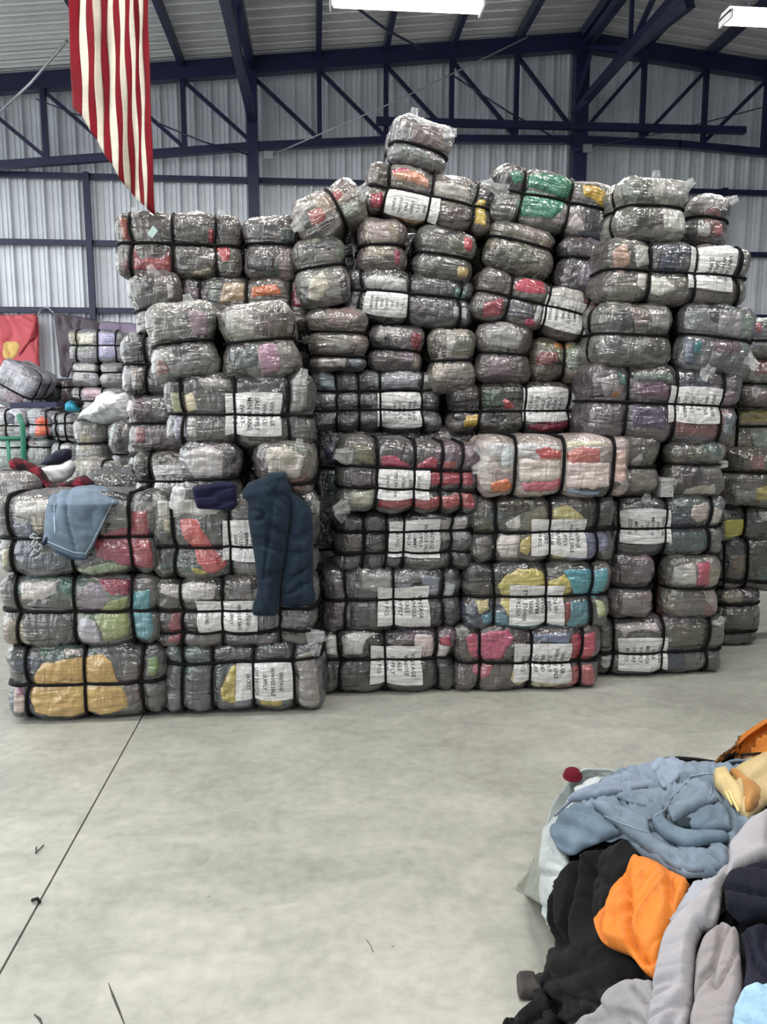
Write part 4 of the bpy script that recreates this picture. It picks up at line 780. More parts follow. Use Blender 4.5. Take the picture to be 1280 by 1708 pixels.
def reparent(root):
    bpy.context.view_layer.update()
    loc = root.location.copy()
    for ch in root.children:
        me = ch.data
        if me and len(me.vertices):
            co = np.zeros(len(me.vertices)*3, dtype=np.float32); me.vertices.foreach_get('co', co); co = co.reshape(-1, 3)-np.array(loc, dtype=np.float32); me.vertices.foreach_set('co', co.ravel()); me.update()
        for g in ch.children:
            co = np.zeros(len(g.data.vertices)*3, dtype=np.float32); g.data.vertices.foreach_get('co', co); co = co.reshape(-1, 3)-np.array(loc, dtype=np.float32); g.data.vertices.foreach_set('co', co.ravel()); g.data.update()

# dark jeans hanging down the second column
sf = plane_surf(4.02)
J = thing('jeans', 'dark blue jeans hanging over the front of the strapped bales', 'jeans', onY(465, 1028, 4.0))
LL = cp(240, 720, 4, [(660, 400), (700, 335), (810, 300), (850, 270), (950, 265), (965, 330), (985, 400), (985, 560), (965, 700), (945, 850), (915, 990), (905, 1222), (720, 1218), (735, 1130), (760, 1050), (745, 880), (720, 720), (695, 560), (700, 480), (665, 445)])
RL = cp(240, 720, 4, [(930, 330), (990, 400), (1080, 460), (1125, 530), (1132, 800), (1130, 1000), (1155, 1150), (940, 1170), (905, 1140), (905, 990), (935, 850), (955, 700), (965, 560), (955, 420)])
FJ = [(15, 17, 0.016), (95, 26, 0.012), (40, 10, 0.004)]
cj = lin((38, 54, 70), 0.6)
l2 = cloth_part('leg', RL, sf, M_DENIM, cj, J, 0.0, 0.05, 22, FJ, 2.8, 0.006, 4)
l1 = cloth_part('leg', LL, sf, M_DENIM, cj, J, 0.012, 0.065, 24, FJ, 2.8, 0.006, 3)
cs = lin((56, 72, 88), 0.7); ck = lin((26, 26, 30))
seam_on([l1, l2], cp(240, 720, 4, [(955, 270), (965, 340), (1000, 405), (1050, 440), (1110, 485)]), 0.005, M_DENIM, J, ck, 'zip')
seam_on([l1, l2], cp(240, 720, 4, [(870, 470), (880, 700), (870, 950), (865, 1215)]), 0.0014, M_DENIM, J, cs, 'seam')
seam_on([l1, l2], cp(240, 720, 4, [(815, 305), (810, 370), (770, 400), (700, 410)]), 0.0014, M_DENIM, J, cs, 'seam')
seam_on([l1, l2], cp(240, 720, 4, [(722, 1214), (800, 1220), (903, 1218)]), 0.006, M_DENIM, J, cj, 'hem')
seam_on([l1, l2], cp(240, 720, 4, [(945, 1164), (1050, 1156), (1150, 1147)]), 0.006, M_DENIM, J, cj, 'hem')
reparent(J)
# navy cloth below the round bale end
o = cloth_part('folded_cloth', cp(240, 720, 4, [(320, 365), (480, 335), (620, 338), (628, 480), (595, 525), (450, 518), (352, 512), (330, 430)]), plane_surf(4.03), M_CLOTH, lin((24, 24, 52)), None, 0.0, 0.03, 8, [(5, 13, 0.012)], 2.4, 0.006, 6)
tag(o, 'folded navy cloth tucked under the round grey bale end', 'cloth')
# pale jeans thrown over the left column
def left_top(uv):
    P = []; Nn = []
    for u, v in uv:
        if v >= 838: P.append(onY(u, v, 4.0)); Nn.append((0, -1, 0))
        else:
            z = onY(u, 838, 4.0)[2]; p = onZ(u, v, z-0.0); f = min(1, (838-v)/10)
            if p[1] > 4.62: p = onY(u, v, 4.62)
            P.append(p); Nn.append((0, -(1-f), f))
    Nn = np.array(Nn, float); Nn /= np.linalg.norm(Nn, axis=1, keepdims=True); return np.array(P), Nn
LJ = thing('jeans', 'pale blue denim jeans leg thrown over the left bale column', 'jeans', onY(150, 932, 4.0))
FL = [(75, 18, 0.016), (40, 12, 0.006)]
cl = lin((122, 140, 158), 0.75)
lj = cloth_part('leg', cp(0, 700, 4.571, [(370, 600), (450, 560), (560, 530), (700, 515), (860, 545), (1040, 548), (1055, 575), (930, 596), (870, 650), (820, 690), (800, 780), (740, 900), (700, 990), (650, 1065), (560, 1060), (440, 1010), (360, 960), (320, 940), (335, 870), (340, 760), (355, 660)]), left_top, M_DENIM, cl, LJ, 0.0, 0.045, 22, FL, 3.6, 0.007, 9)
dk = lin((60, 78, 100)); pl = lin((176, 196, 214))
seam_on([lj], cp(0, 700, 4.571, [(345, 955), (440, 1005), (560, 1055), (645, 1058)]), 0.007, M_DENIM, LJ, dk, 'hem')
seam_on([lj], cp(0, 700, 4.571, [(360, 925), (450, 965), (560, 1010), (665, 1020)]), 0.0025, M_DENIM, LJ, pl, 'seam')
seam_on([lj], cp(0, 700, 4.571, [(415, 640), (415, 740), (420, 880)]), 0.003, M_DENIM, LJ, pl, 'seam')
seam_on([lj], cp(0, 700, 4.571, [(860, 620), (770, 800), (700, 940), (640, 1040)]), 0.0025, M_DENIM, LJ, pl, 'seam')
cloth_part('cuff_shade', cp(0, 700, 4.571, [(330, 930), (370, 885), (412, 880), (390, 920), (360, 955)]), left_top, M_DENIM, lin((34, 42, 58)), LJ, 0.045, 0.006, 5, (), 3.0, 0.004, 2)  # dark cloth patch, shade inside the cuff put into its colour
reparent(LJ)
FRG = thing('tasselled_scarf_end', 'knotted pale grey tassels hanging beside the pale jeans cuff', 'tassels', onY(60, 925, 4.0))
rng = random.Random(8)
for k in range(13):
    u0, v0 = 66+rng.uniform(-6, 8), 893+k*2.4; ln = rng.uniform(6, 14); sg = -1
    pts = [onY(u0, v0, 3.995), onY(u0+sg*ln*0.5, v0+rng.uniform(-4, 4), 3.98), onY(u0+sg*ln, v0+rng.uniform(-7, 7), 3.985)]
    tube('tassel', pts, [0.004, 0.006, 0.004], M_FLEECE, FRG, 6, lin((168, 176, 176)))
reparent(FRG)
# roll of clear film
R = thing('film_roll', 'small roll of clear plastic standing on the coral patched bale', 'plastic roll', onY(292, 848, 4.055))
pr = [(0.0, 0.030), (0.004, 0.034), (0.03, 0.036), (0.045, 0.033), (0.05, 0.037), (0.08, 0.036), (0.084, 0.032), (0.088, 0.036), (0.112, 0.033), (0.118, 0.026)]
ax = Vector((0.28, -0.15, 1)).normalized(); e1 = ax.cross(Vector((0, 1, 0))).normalized(); e2 = ax.cross(e1); VV = []; Fc = []
for (h, rr) in pr:
    for s in range(16): an = 6.2832*s/16; VV.append(ax*h+(e1*math.cos(an)+e2*math.sin(an))*rr)
for i in range(len(pr)-1):
    for s in range(16): Fc.append((i*16+s, i*16+(s+1) % 16, (i+1)*16+(s+1) % 16, (i+1)*16+s))
Fc.append(tuple(range(16))[::-1]); mesh_obj('rolled_film', VV, Fc, film_mat('rolled_clear_film', 0.45), R)
VV = []; Fc = []
for rr, h in ((0.027, 0.116), (0.012, 0.118), (0.012, 0.09)):
    for s in range(16): an = 6.2832*s/16; VV.append(ax*h+(e1*math.cos(an)+e2*math.sin(an))*rr)
for i in range(2):
    for s in range(16): Fc.append((i*16+s, i*16+(s+1) % 16, (i+1)*16+(s+1) % 16, (i+1)*16+s))
mesh_obj('core', VV, Fc, M_WHITEPAINT, R)
# pink capped bottle squeezed between the bale ends at right
Bt = thing('bottle', 'clear bottle with a bright pink cap between two bale ends', 'bottle', onY(1103, 1030, 4.58))
m_pk = simple('pink_plastic', (0.70, 0.05, 0.20), 0.3); m_bt = film_mat('rosy_bottle_plastic', 0.45, (0.20, 0.09, 0.10))
h0 = onY(1103, 950, 4.58)[2]-onY(1103, 1030, 4.58)[2]
def lathe(name, prof, mat, parent, n=16):
    VV = []; Fc = []
    for (h, rr) in prof:
        for s in range(n): VV.append((rr*math.cos(6.2832*s/n), rr*math.sin(6.2832*s/n), h))
    for i in range(len(prof)-1):
        for s in range(n): Fc.append((i*n+s, i*n+(s+1) % n, (i+1)*n+(s+1) % n, (i+1)*n+s))
    Fc.append(tuple(range(n))[::-1]); Fc.append(tuple((len(prof)-1)*n+s for s in range(n))); return mesh_obj(name, VV, Fc, mat, parent)
lathe('bottle_body', [(0, 0.028), (0.01, 0.033), (h0*0.62, 0.034), (h0*0.75, 0.028), (h0*0.82, 0.017)], m_bt, Bt)
lathe('cap', [(h0*0.83, 0.019), (h0*0.84, 0.021), (h0*0.97, 0.021), (h0, 0.018)], m_pk, Bt)
# small lidded box on the dark green bale
m_bx = film_mat('clear_box_plastic', 0.6, (0.62, 0.64, 0.63)); p0 = onY(1104, 828, 4.5); hb = onY(1104, 797, 4.5)[2]-p0[2]
BX = thing('plastic_box', 'small clear plastic box standing on the dark green bale', 'box', p0)
box('box_body', -0.02, 0.06, -0.03, 0.12, 0, hb*0.85, m_bx, BX); box('lid', -0.024, 0.064, -0.034, 0.124, hb*0.85, hb, m_bx, BX)

# ------------------------------------------------------------------ striped flag hanging from the roof
YF_ = 4.52
tops = [x/2.667 for x in (305, 352, 384, 415, 447, 477, 505, 530, 553, 577, 597, 617, 635, 658)]
ends = [(x/2.667, y/2.667) for x, y in ((322, 480), (368, 515), (402, 585), (432, 625), (468, 690), (497, 735), (530, 785), (555, 825), (582, 855), (605, 880), (625, 902), (640, 916), (657, 928), (690, 960))]
FLG = thing('flag', 'red and white striped flag hanging vertically with a slanted lower end', 'flag', onY(190, 180, YF_)); VT = -190.0
red = lin((160, 22, 40), 0.42); cream = lin((222, 216, 200), 0.75)
def flag_pt(k, f):
    x0, (x1, y1) = tops[k], ends[k]; v = VT+(y1-VT)*f
    g = v/y1 if v > 0 else 0; u = x0+(x1-x0)*max(0, g)**1.3+1.3*math.sin(v/23+k*1.7)*(1 if 0 < k < 13 else 0.4)
    w = 0.022*math.sin(u/9.0+v/160)+0.014*math.sin(u/5.3-v/90+1)
    return onY(u, v, YF_+w)
for k in range(13):
    VV = []; Fc = []; nv = 46; nu = 4
    for i in range(nv+1):
        f = i/nv; a = flag_pt(k, f); b = flag_pt(k+1, f)
        for j in range(nu+1): VV.append(a+(b-a)*j/nu)
    for i in range(nv):
        for j in range(nu): p = i*(nu+1)+j; Fc.append((p, p+nu+1, p+nu+2, p+1))
    s_ = mesh_obj('stripe', VV, Fc, M_CLOTH, FLG, True, cream if k % 2 else red)
    md = s_.modifiers.new('thickness', 'SOLIDIFY'); md.thickness = 0.002
a = flag_pt(0, 0)+np.array([-0.05, 0, 0.0]); b = flag_pt(13, 0)+np.array([0.05, 0, 0.0]); b[1] = a[1] = YF_
tube('hanging_rod', [a, b], 0.012, M_STEEL, FLG)
for q in (a, b): tube('cord', [q, (q[0], q[1], roof_z(q[0])+0.02)], 0.004, M_STEEL, FLG, 5)
reparent(FLG)

# ------------------------------------------------------------------ left background
GB = 'bales stacked far back at the left'
def bg(label, bx, Y, k='l', **kw):
    kw.setdefault('res', 0.03); kw.setdefault('auto', 2); kw.setdefault('kk', 0.95); kw.setdefault('group', GB); return bale(label, bx, Y, k, **kw)
bg('far bale with a cream patch and a lavender half, top of the back stack', (114, 548, 206, 605), 9.3, V=(127, 162, 192), H=(575,), c=(132, 132, 140), g=[((206, 202, 190), [(130, 556), (156, 554), (154, 574), (130, 576)]), ((156, 152, 186), [(163, 552), (192, 552), (196, 574), (192, 598), (164, 598)])])
bg('far pale round bale end below the cream patched bale', (116, 604, 164, 646), 9.3, 'e', H=(620,), c=(160, 160, 160))
bg('far patterned grey bale end beside the pale round one', (164, 604, 210, 647), 9.3, 'e', H=(622,), c=(146, 144, 148))
bg('far bale with a dusty pink middle above the white bag', (118, 646, 208, 690), 9.3, V=(134, 170), H=(668,), c=(150, 142, 150), g=[((196, 166, 178), [(137, 646), (168, 645), (168, 664), (137, 664)])])
bg('far silvery bale end tilted against the red banner', (-14, 606, 54, 682), 9.4, 'e', t=28, H=(650,), c=(172, 172, 182), lump=1.3)
bg('far dark bale lying right of the tilted silvery one', (46, 632, 98, 672), 10.2, 'l', V=(), H=(645,), c=(80, 78, 84))
bg('far small dark pink bale end left of the back stack', (96, 634, 122, 672), 10.2, 'e', H=(646,), c=(110, 96, 100))
bg('far white speckled bale behind the green cart', (-10, 682, 44, 732), 8.6, V=(8,), H=(709,), c=(196, 198, 206))
bg('far grey bale with a bright orange red end', (42, 682, 84, 732), 8.6, 'l', V=(76,), H=(709,), c=(160, 164, 172), g=[((214, 86, 66), [(60, 698), (70, 694), (84, 700), (84, 730), (58, 730)])])
bg('far pale bale bound by two upright and two level straps', (82, 688, 127, 738), 8.4, 'l', V=(93, 109), H=(706, 730), c=(176, 178, 180))
bg('far pale green bale low behind the green cart', (-10, 734, 40, 782), 8.6, V=(), H=(746,), c=(146, 160, 156))
bg('far grey bale low between the cart and the dark bundle', (42, 733, 85, 780), 8.6, V=(), H=(746,), c=(140, 146, 146))
bg('far pale bale low beside the dark striped bundle', (84, 738, 122, 790), 8.4, V=(100,), H=(), c=(160, 164, 170))
bg('tall grey two lobed bale end under the white bag', (119, 698, 180, 778), 6.6, 'e', H=(739,), c=(140, 140, 136), res=0.02)
bg('narrow grey bale end right of the tall two lobed one', (179, 704, 216, 796), 6.4, 'e', H=(757,), c=(122, 120, 122), res=0.02)
bg('cream bale in loose film behind the pale jeans', (112, 770, 186, 850), 5.9, 'l', V=(170,), H=(), c=(170, 168, 160), res=0.02)
bg('pale green tinted bale end right of the plaid shirt', (193, 776, 236, 850), 5.7, 'e', H=(), c=(150, 152, 136), res=0.02)
bg('grey film wrapped bale end at the left edge behind the plaid shirt', (-30, 786, 64, 880), 4.72, 'e', hy=0.25, H=(), c=(132, 128, 128), res=0.02, tuft=[(30, 826, 90, 0.09)])
# stacks below those, out of sight behind the front column
for (xa, xb, z1, Y) in ((-2.72, -1.95, 0.95, 8.75), (-3.55, -2.85, 0.9, 8.75), (-2.6, -1.7, 1.12, 6.72), (-2.1, -1.2, 0.9, 5.68), (-2.6, -1.8, 1.56, 9.3), (-4.3, -3.2, 1.58, 9.4), (-4.1, -2.66, 1.66, 10.2)):
    n_ = int(z1/0.42); hgt = z1/n_
    for i in range(n_):
        z = hgt*(i+0.5); a = proj((xa, Y, z+hgt/2-0.01)); b = proj((xb, Y, z-hgt/2+0.01))
        bale('plain bale low in the left background stacks, hidden by the front column', (a[0], a[1], b[0], b[1]), Y, V=((a[0]+b[0])/2,), H=(), c=(120, 120, 122), auto=0, res=0.05, group='bales low in the left background')
def puff(name, label, cat, poly, Y, mat, col, amp=0.05, edge=12, folds=((30, 14, 0.012),), step=3.0, seed=1, off=0.0, parent=None):
    o = cloth_part(name, poly, plane_surf(Y), mat, lin(col), parent, off, amp, edge, folds, step, 0.006, seed)
    if label: tag(o, label, cat)
    return o
puff('plastic_bag', 'big milky white plastic bag slumped on the tall grey bale end', 'plastic bag', cp(0, 500, 4.923, [(620, 1020), (690, 900), (790, 830), (800, 790), (900, 740), (960, 775), (1050, 760), (1062, 860), (1040, 980), (900, 1030), (760, 1005), (680, 985)]), 6.7, M_BAG, (220, 226, 226), 0.26, 30, [(60, 10, 0.03), (120, 16, 0.02)], 2.6, 5)
def plaid():
    m, nt, p = new_mat('red_black_plaid'); tc = N(nt, 'ShaderNodeTexCoord'); sep = N(nt, 'ShaderNodeSeparateXYZ'); mp = N(nt, 'ShaderNodeMapping'); mp.inputs['Rotation'].default_value = (0, 0.5, 0); L(nt, tc.outputs['Object'], mp.inputs['Vector']); L(nt, mp.outputs[0], sep.inputs[0])
    def stripe(o): return math_node(nt, 'GREATER_THAN', math_node(nt, 'FRACT', math_node(nt, 'MULTIPLY', o, 11.0)), 0.5)
    s = math_node(nt, 'MULTIPLY', math_node(nt, 'ADD', stripe(sep.outputs['X']), stripe(sep.outputs['Z'])), 0.5)
    L(nt, ramp(nt, s, [(0.0, (0.21, 0.012, 0.03)), (0.5, (0.07, 0.006, 0.012)), (1.0, (0.012, 0.006, 0.008))]), p.inputs['Base Color']); p.inputs['Roughness'].default_value = 0.9
    return m
puff('plaid_shirt', 'crumpled dark red plaid shirt lying across the bale tops at left', 'shirt', cp(0, 700, 4.571, [(65, 310), (110, 285), (180, 300), (250, 330), (320, 370), (360, 440), (400, 488), (500, 476), (580, 440), (640, 420), (700, 460), (740, 512), (640, 522), (560, 520), (430, 545), (370, 525), (320, 475), (270, 415), (200, 385), (80, 375)]), 4.62, plaid(), (90, 20, 30), 0.05, 9, [(20, 9, 0.012)], 2.6, 6)
puff('white_garment', 'white garment bunched between the plaid shirt and the cream bale', 'garment', cp(0, 660, 5.333, [(360, 640), (440, 620), (560, 610), (640, 570), (680, 640), (640, 720), (580, 760), (460, 780), (420, 700)]), 4.95, M_CLOTH, (206, 204, 206), 0.06, 10, [(40, 8, 0.012)], 2.6, 8)
puff('striped_bundle', 'dark navy bundle with pale stripes below the far pale bales', 'garment', cp(0, 660, 5.333, [(350, 610), (420, 550), (480, 500), (560, 470), (640, 480), (640, 560), (560, 600), (460, 640)]), 6.72, M_CLOTH, (40, 40, 56), 0.10, 12, [(35, 8, 0.02)], 2.6, 9)
cap = thing('cap', 'teal and black cap lying on the far strapped bale', 'cap', onY(126, 688, 8.45))
puff('crown', None, None, cp(0, 660, 5.333, [(580, 130), (585, 80), (630, 40), (690, 60), (725, 110), (700, 145), (630, 148)]), 8.45, M_CLOTH, (60, 150, 178), 0.12, 10, (), 2.2, 2, 0.0, cap)
puff('brim', None, None, cp(0, 660, 5.333, [(630, 40), (660, 10), (710, 20), (770, 70), (740, 110), (720, 112), (690, 60)]), 8.45, M_CLOTH, (16, 16, 18), 0.10, 8, (), 2.2, 3, 0.05, cap); reparent(cap)
# green cart
ct = thing('hand_cart', 'green tubular steel cart frame at the left edge', 'cart', onZ(38, 1010, 0))
def tp(u, v, Y=7.6): return onY(u, v, Y)
tube('post', [tp(31, 691), tp(38, 712), tp(39, 770), (tp(39, 770)[0], 7.6, 0.0)], 0.026, M_GREEN, ct)
tube('post', [tp(13, 735), (tp(13, 735)[0], 7.6, 0.0)], 0.018, M_GREEN, ct)
tube('rail', [tp(-40, 733), tp(39, 731)], 0.022, M_GREEN, ct); tube('rail', [tp(-40, 800), tp(39, 800)], 0.018, M_GREEN, ct); tube('post', [tp(-40, 690), (tp(-40, 690)[0], 7.6, 0.0)], 0.024, M_GREEN, ct); reparent(ct)
# banners on the back wall
BN = thing('banner', 'pink red banner with a yellow field hung on the wall at left', 'banner', onY(30, 625, 11.25))
puff('red_field', None, None, cp(0, 500, 4.923, [(-260, 120), (100, 125), (310, 112), (322, 300), (335, 610), (150, 640), (-260, 640)]), 11.25, M_NYLON, (198, 92, 100), 0.03, 6, [(60, 12, 0.03)], 3.0, 3, 0.0, BN)
puff('yellow_field', None, None, cp(0, 500, 4.923, [(30, 345), (160, 335), (190, 380), (150, 480), (60, 500), (25, 490)]), 11.25, M_NYLON, (214, 180, 110), 0.02, 4, [(60, 12, 0.03)], 3.0, 3, 0.02, BN)
puff('dark_red_strip', None, None, cp(0, 500, 4.923, [(310, 125), (318, 300), (260, 360), (170, 490), (160, 440), (220, 360), (270, 250)]), 11.25, M_NYLON, (140, 44, 56), 0.02, 4, [(60, 12, 0.03)], 3.0, 3, 0.03, BN)  # diagonal strip of darker red laid over the field
tube('cord', [onY(64, 524, 11.2), onY(68, 515, 11.3), onY(80, 513, 11.3), onY(90, 522, 11.2)], 0.012, M_GALV, BN, 5); reparent(BN)
DN = thing('banner', 'charcoal and mauve banner hung slack on the wall beside the red one', 'banner', onY(140, 630, 11.25))
puff('dark_field', None, None, cp(0, 500, 4.923, [(438, 102), (810, 160), (810, 330), (600, 560), (570, 640), (490, 632), (470, 350)]), 11.25, M_NYLON, (92, 84, 92), 0.03, 6, [(70, 9, 0.04)], 3.0, 5, 0.0, DN)
puff('mauve_field', None, None, cp(0, 500, 4.923, [(808, 172), (1110, 190), (1180, 260), (1100, 420), (810, 420)]), 11.25, M_NYLON, (138, 126, 148), 0.03, 6, [(70, 12, 0.02)], 3.0, 6, 0.0, DN); reparent(DN)
o = beam('shelf_board', onY(28, 676, 9.2), onY(104, 675, 9.2), 0.06, 0.4, M_STEEL); tag(o, 'dark board lying under the tilted silvery far bale', 'board')

# ------------------------------------------------------------------ heap of loose clothes in the right foreground
def heap_h(x, y):
    r1 = ((np.abs(x-1.70)/1.02)**7+(np.abs(y-1.66)/0.93)**7)**(1/7)
    h1 = 0.46*np.sqrt(np.clip(1-r1**7, 0, 1))
    r2 = (((x-2.32)/0.62)**2+((y-2.78)/0.36)**2)**0.5
    h2 = 0.36*np.sqrt(np.clip(1-r2**2.5, 0, 1))
    n = vnoise(np.stack([x*4.1, y*4.1, np.zeros_like(x)], 1), 77)*0.035
    h = np.maximum(h1, h2); return h+n*np.clip(h/0.2, 0, 1)
def heap_surf(ymax=2.62):
    def f(uv):
        D = np.array([ray(u, v) for u, v in uv]); D /= D[:, 1:2]; n = len(D)
        t = np.full(n, 1.0); hit = np.zeros(n, bool); T = np.full(n, ymax)
        for s in np.arange(1.0, 3.6, 0.006):
            P = CAM+D*s; below = (P[:, 2] <= heap_h(P[:, 0], P[:, 1])) & ~hit; T[below] = s; hit |= below
        lo = T-0.006; hi = T.copy()
        for _ in range(6):
            mid = (lo+hi)/2; P = CAM+D*mid[:, None]; b = P[:, 2] <= heap_h(P[:, 0], P[:, 1]); hi = np.where(b, mid, hi); lo = np.where(b, lo, mid)
        T = np.where(hit, hi, T); T = np.where(T > ymax, ymax, T); P = CAM+D*T[:, None]; e = 0.05
        gx = (heap_h(P[:, 0]+e, P[:, 1])-heap_h(P[:, 0]-e, P[:, 1]))/(2*e); gy = (heap_h(P[:, 0], P[:, 1]+e)-heap_h(P[:, 0], P[:, 1]-e))/(2*e)
        g = np.stack([-np.clip(gx, -3, 3), -np.clip(gy, -3, 3), np.ones(n)], 1); g /= np.linalg.norm(g, axis=1, keepdims=True)
        return P, g
    return f
gx, gy = np.meshgrid(np.linspace(0.6, 2.85, 110), np.linspace(0.85, 3.35, 120), indexing='ij')
hz_ = heap_h(1.7+(gx.ravel()-1.7)/0.94, 1.66+(gy.ravel()-1.66)/0.96)-0.014; Vh = np.stack([gx.ravel(), gy.ravel(), np.maximum(hz_, -0.01)], 1); idx = np.arange(110*120).reshape(110, 120)
Q = np.stack([idx[:-1, :-1].ravel(), idx[1:, :-1].ravel(), idx[1:, 1:].ravel(), idx[:-1, 1:].ravel()], 1); Q = Q[(Vh[Q][:, :, 2] > -0.005).any(1)]
o = mesh_obj('clothes_heap', Vh, Q, M_CLOTH, None, True, lin((52, 50, 54))); tag(o, 'dark underlayer of the clothes heap in the right foreground', 'clothes heap')
hs = heap_surf(); GH = 'garments on the foreground heap'
A_ = lambda pts: cp(840, 1200, 2.909, pts)
B_ = lambda pts: cp(900, 1260, 3.368, pts)
def garment(name, label, cat, poly, mat, col, off, amp=0.02, edge=14, folds=((30, 30, 0.018),), step=6.0, seed=1, surf=hs):
    amp *= 0.6; edge *= 0.6; step *= 0.7; folds = [(a, l*0.8, h) for a, l, h in folds]+[(folds[0][0]+55, folds[0][1]*0.5, folds[0][2]*0.18)] if folds else ()
    o = cloth_part(name, poly, surf, mat, lin(col), None, off, amp, edge, folds, step, 0.006, seed); tag(o, label, cat, GH); return o
garment('jacket', 'grey green jacket whose corner spreads onto the floor', 'jacket', A_([(205, 520), (190, 600), (150, 680), (100, 770), (55, 822), (120, 862), (197, 907), (230, 930), (260, 800), (240, 600)]), M_CLOTH, (128, 132, 122), 0.004, 0.012, 8, [(110, 24, 0.008)], 5, 11)
garment('pale_jeans', 'washed pale grey jeans draped down the left side of the heap', 'jeans', A_([(400, 256), (540, 262), (700, 285), (760, 330), (520, 430), (330, 600), (340, 760), (300, 850), (262, 980), (250, 1028), (210, 960), (195, 800), (203, 600), (215, 500), (245, 410), (310, 325)]), M_DENIM, (158, 164, 164), 0.010, 0.022, 16, [(20, 26, 0.016), (100, 30, 0.008)], 5, 12)
garment('black_trousers', 'black trousers with one leg end on the floor at the bottom', 'trousers', A_([(255, 1120), (300, 1105), (360, 1240), (560, 1400), (640, 1500), (560, 1720), (-60, 1720), (-10, 1500), (90, 1452), (165, 1390), (225, 1300)]), M_CLOTH, (18, 18, 21), 0.016, 0.03, 16, [(150, 20, 0.016), (60, 26, 0.010)], 5.5, 13)
garment('charcoal_sleeve', 'charcoal sleeve end stretched flat on the floor', 'sleeve', A_([(62, 1248), (120, 1246), (180, 1252), (215, 1230), (262, 1250), (262, 1340), (215, 1365), (150, 1368), (80, 1372), (66, 1320)]), M_CLOTH, (62, 58, 56), 0.008, 0.03, 12, [(0, 22, 0.008)], 4.5, 14)
garment('black_hoodie', 'black hooded top hanging down the front of the heap', 'hoodie', A_([(300, 800), (360, 720), (480, 665), (610, 615), (680, 700), (640, 800), (600, 900), (540, 1040), (600, 1130), (700, 1230), (780, 1320), (640, 1420), (480, 1400), (340, 1340), (255, 1230), (290, 1110), (250, 1000), (268, 900)]), M_FLEECE, (8, 8, 9), 0.020, 0.03, 18, [(100, 40, 0.026), (40, 34, 0.010)], 6, 15)
garment('orange_jacket', 'bright orange quilted nylon jacket bulging under the denim', 'jacket', A_([(640, 760), (668, 728), (760, 765), (930, 860), (900, 940), (850, 1060), (815, 1190), (805, 1320), (745, 1280), (680, 1190), (560, 1140), (520, 1040), (585, 900)]), M_NYLON, (196, 112, 38), 0.034, 0.05, 26, [(75, 36, 0.026), (115, 26, 0.010)], 4.2, 16)
garment('grey_sweatshirt', 'light grey sweatshirt folded below the black trousers', 'sweatshirt', A_([(440, 1510), (500, 1455), (560, 1440), (610, 1350), (700, 1308), (800, 1325), (840, 1480), (840, 1720), (430, 1720)]), M_FLEECE, (140, 138, 140), 0.056, 0.03, 16, [(60, 26, 0.014)], 6, 17)
garment('light_grey_cardigan', 'pale grey garment peeping out right of the orange jacket', 'garment', A_([(930, 875), (1000, 845), (1080, 830), (1090, 900), (1000, 960), (900, 1040), (810, 1070), (860, 980)]), M_FLEECE, (146, 150, 158), 0.040, 0.02, 10, [(150, 18, 0.010)], 5, 18)
garment('grey_sweatpants', 'long light grey sweatpants running down the right of the heap', 'trousers', A_([(1500, 430), (1290, 510), (1180, 590), (1115, 690), (1095, 790), (1040, 870), (960, 960), (880, 1040), (830, 1110), (803, 1240), (800, 1400), (815, 1720), (960, 1720), (970, 1400), (960, 1180), (985, 1100), (1030, 1090), (1060, 1010), (1080, 900), (1130, 840), (1290, 770), (1500, 720)]), M_FLEECE, (148, 146, 150), 0.046, 0.045, 22, [(100, 40, 0.016), (150, 30, 0.010)], 5.5, 19)
garment('grey_fleece_top', 'warm grey fleece top with a dangling drawstring', 'fleece top', A_([(985, 1120), (1060, 1040), (1150, 1090), (1165, 1250), (1190, 1420), (1160, 1720), (965, 1720), (965, 1400), (955, 1250)]), M_FLEECE, (134, 129, 130), 0.036, 0.04, 20, [(95, 30, 0.016)], 5.5, 20)
garment('navy_sweater', 'very dark navy sweater at the right edge of the heap', 'sweater', A_([(1075, 900), (1110, 850), (1280, 800), (1520, 740), (1520, 1120), (1280, 1060), (1150, 1075), (1085, 1010)]), M_FLEECE, (16, 18, 30), 0.056, 0.03, 16, [(10, 30, 0.014)], 6, 21)
garment('dark_navy_trousers', 'dark navy trousers below the sweater at the right edge', 'trousers', A_([(1145, 1100), (1280, 1060), (1520, 1100), (1520, 1500), (1280, 1420), (1180, 1500), (1190, 1250)]), M_CLOTH, (20, 22, 36), 0.042, 0.03, 16, [(60, 26, 0.016)], 6, 22)
garment('sky_blue_shirt', 'sky blue shirt at the bottom right corner', 'shirt', A_([(1165, 1500), (1200, 1435), (1280, 1400), (1400, 1390), (1400, 1720), (1160, 1720)]), M_CLOTH, (140, 172, 194), 0.056, 0.03, 16, [(45, 24, 0.012)], 6, 24)
# denim jacket in layered panels
DJ = thing('denim_jacket', 'faded blue denim jacket spread over the top of the heap', 'jacket', (1.15, 2.1, 0.4)); DJ['group'] = GH
dc = lin((112, 126, 140), 0.85); dc2 = lin((96, 112, 126), 0.85); dc3 = lin((122, 134, 150), 0.85)
def dj(name, poly, off, amp, edge, folds, seed, c=dc, step=3.4):
    amp *= 0.6; edge *= 0.55; folds = list(folds)+[(a+50, l*0.5, h*0.18) for a, l, h in folds[:1]]
    return cloth_part(name, poly, hs, M_DENIM, c, DJ, off, amp, edge, folds, step, 0.006, seed)
dj('body', A_([(480, 350), (600, 292), (760, 275), (830, 258), (1000, 262), (1280, 232), (1500, 200), (1500, 420), (1280, 560), (1160, 640), (1110, 800), (1060, 832), (960, 832), (900, 838), (760, 770), (670, 700), (600, 618), (520, 640), (430, 560), (400, 440)]), 0.034, 0.02, 14, [(25, 18, 0.018), (70, 14, 0.009)], 31)
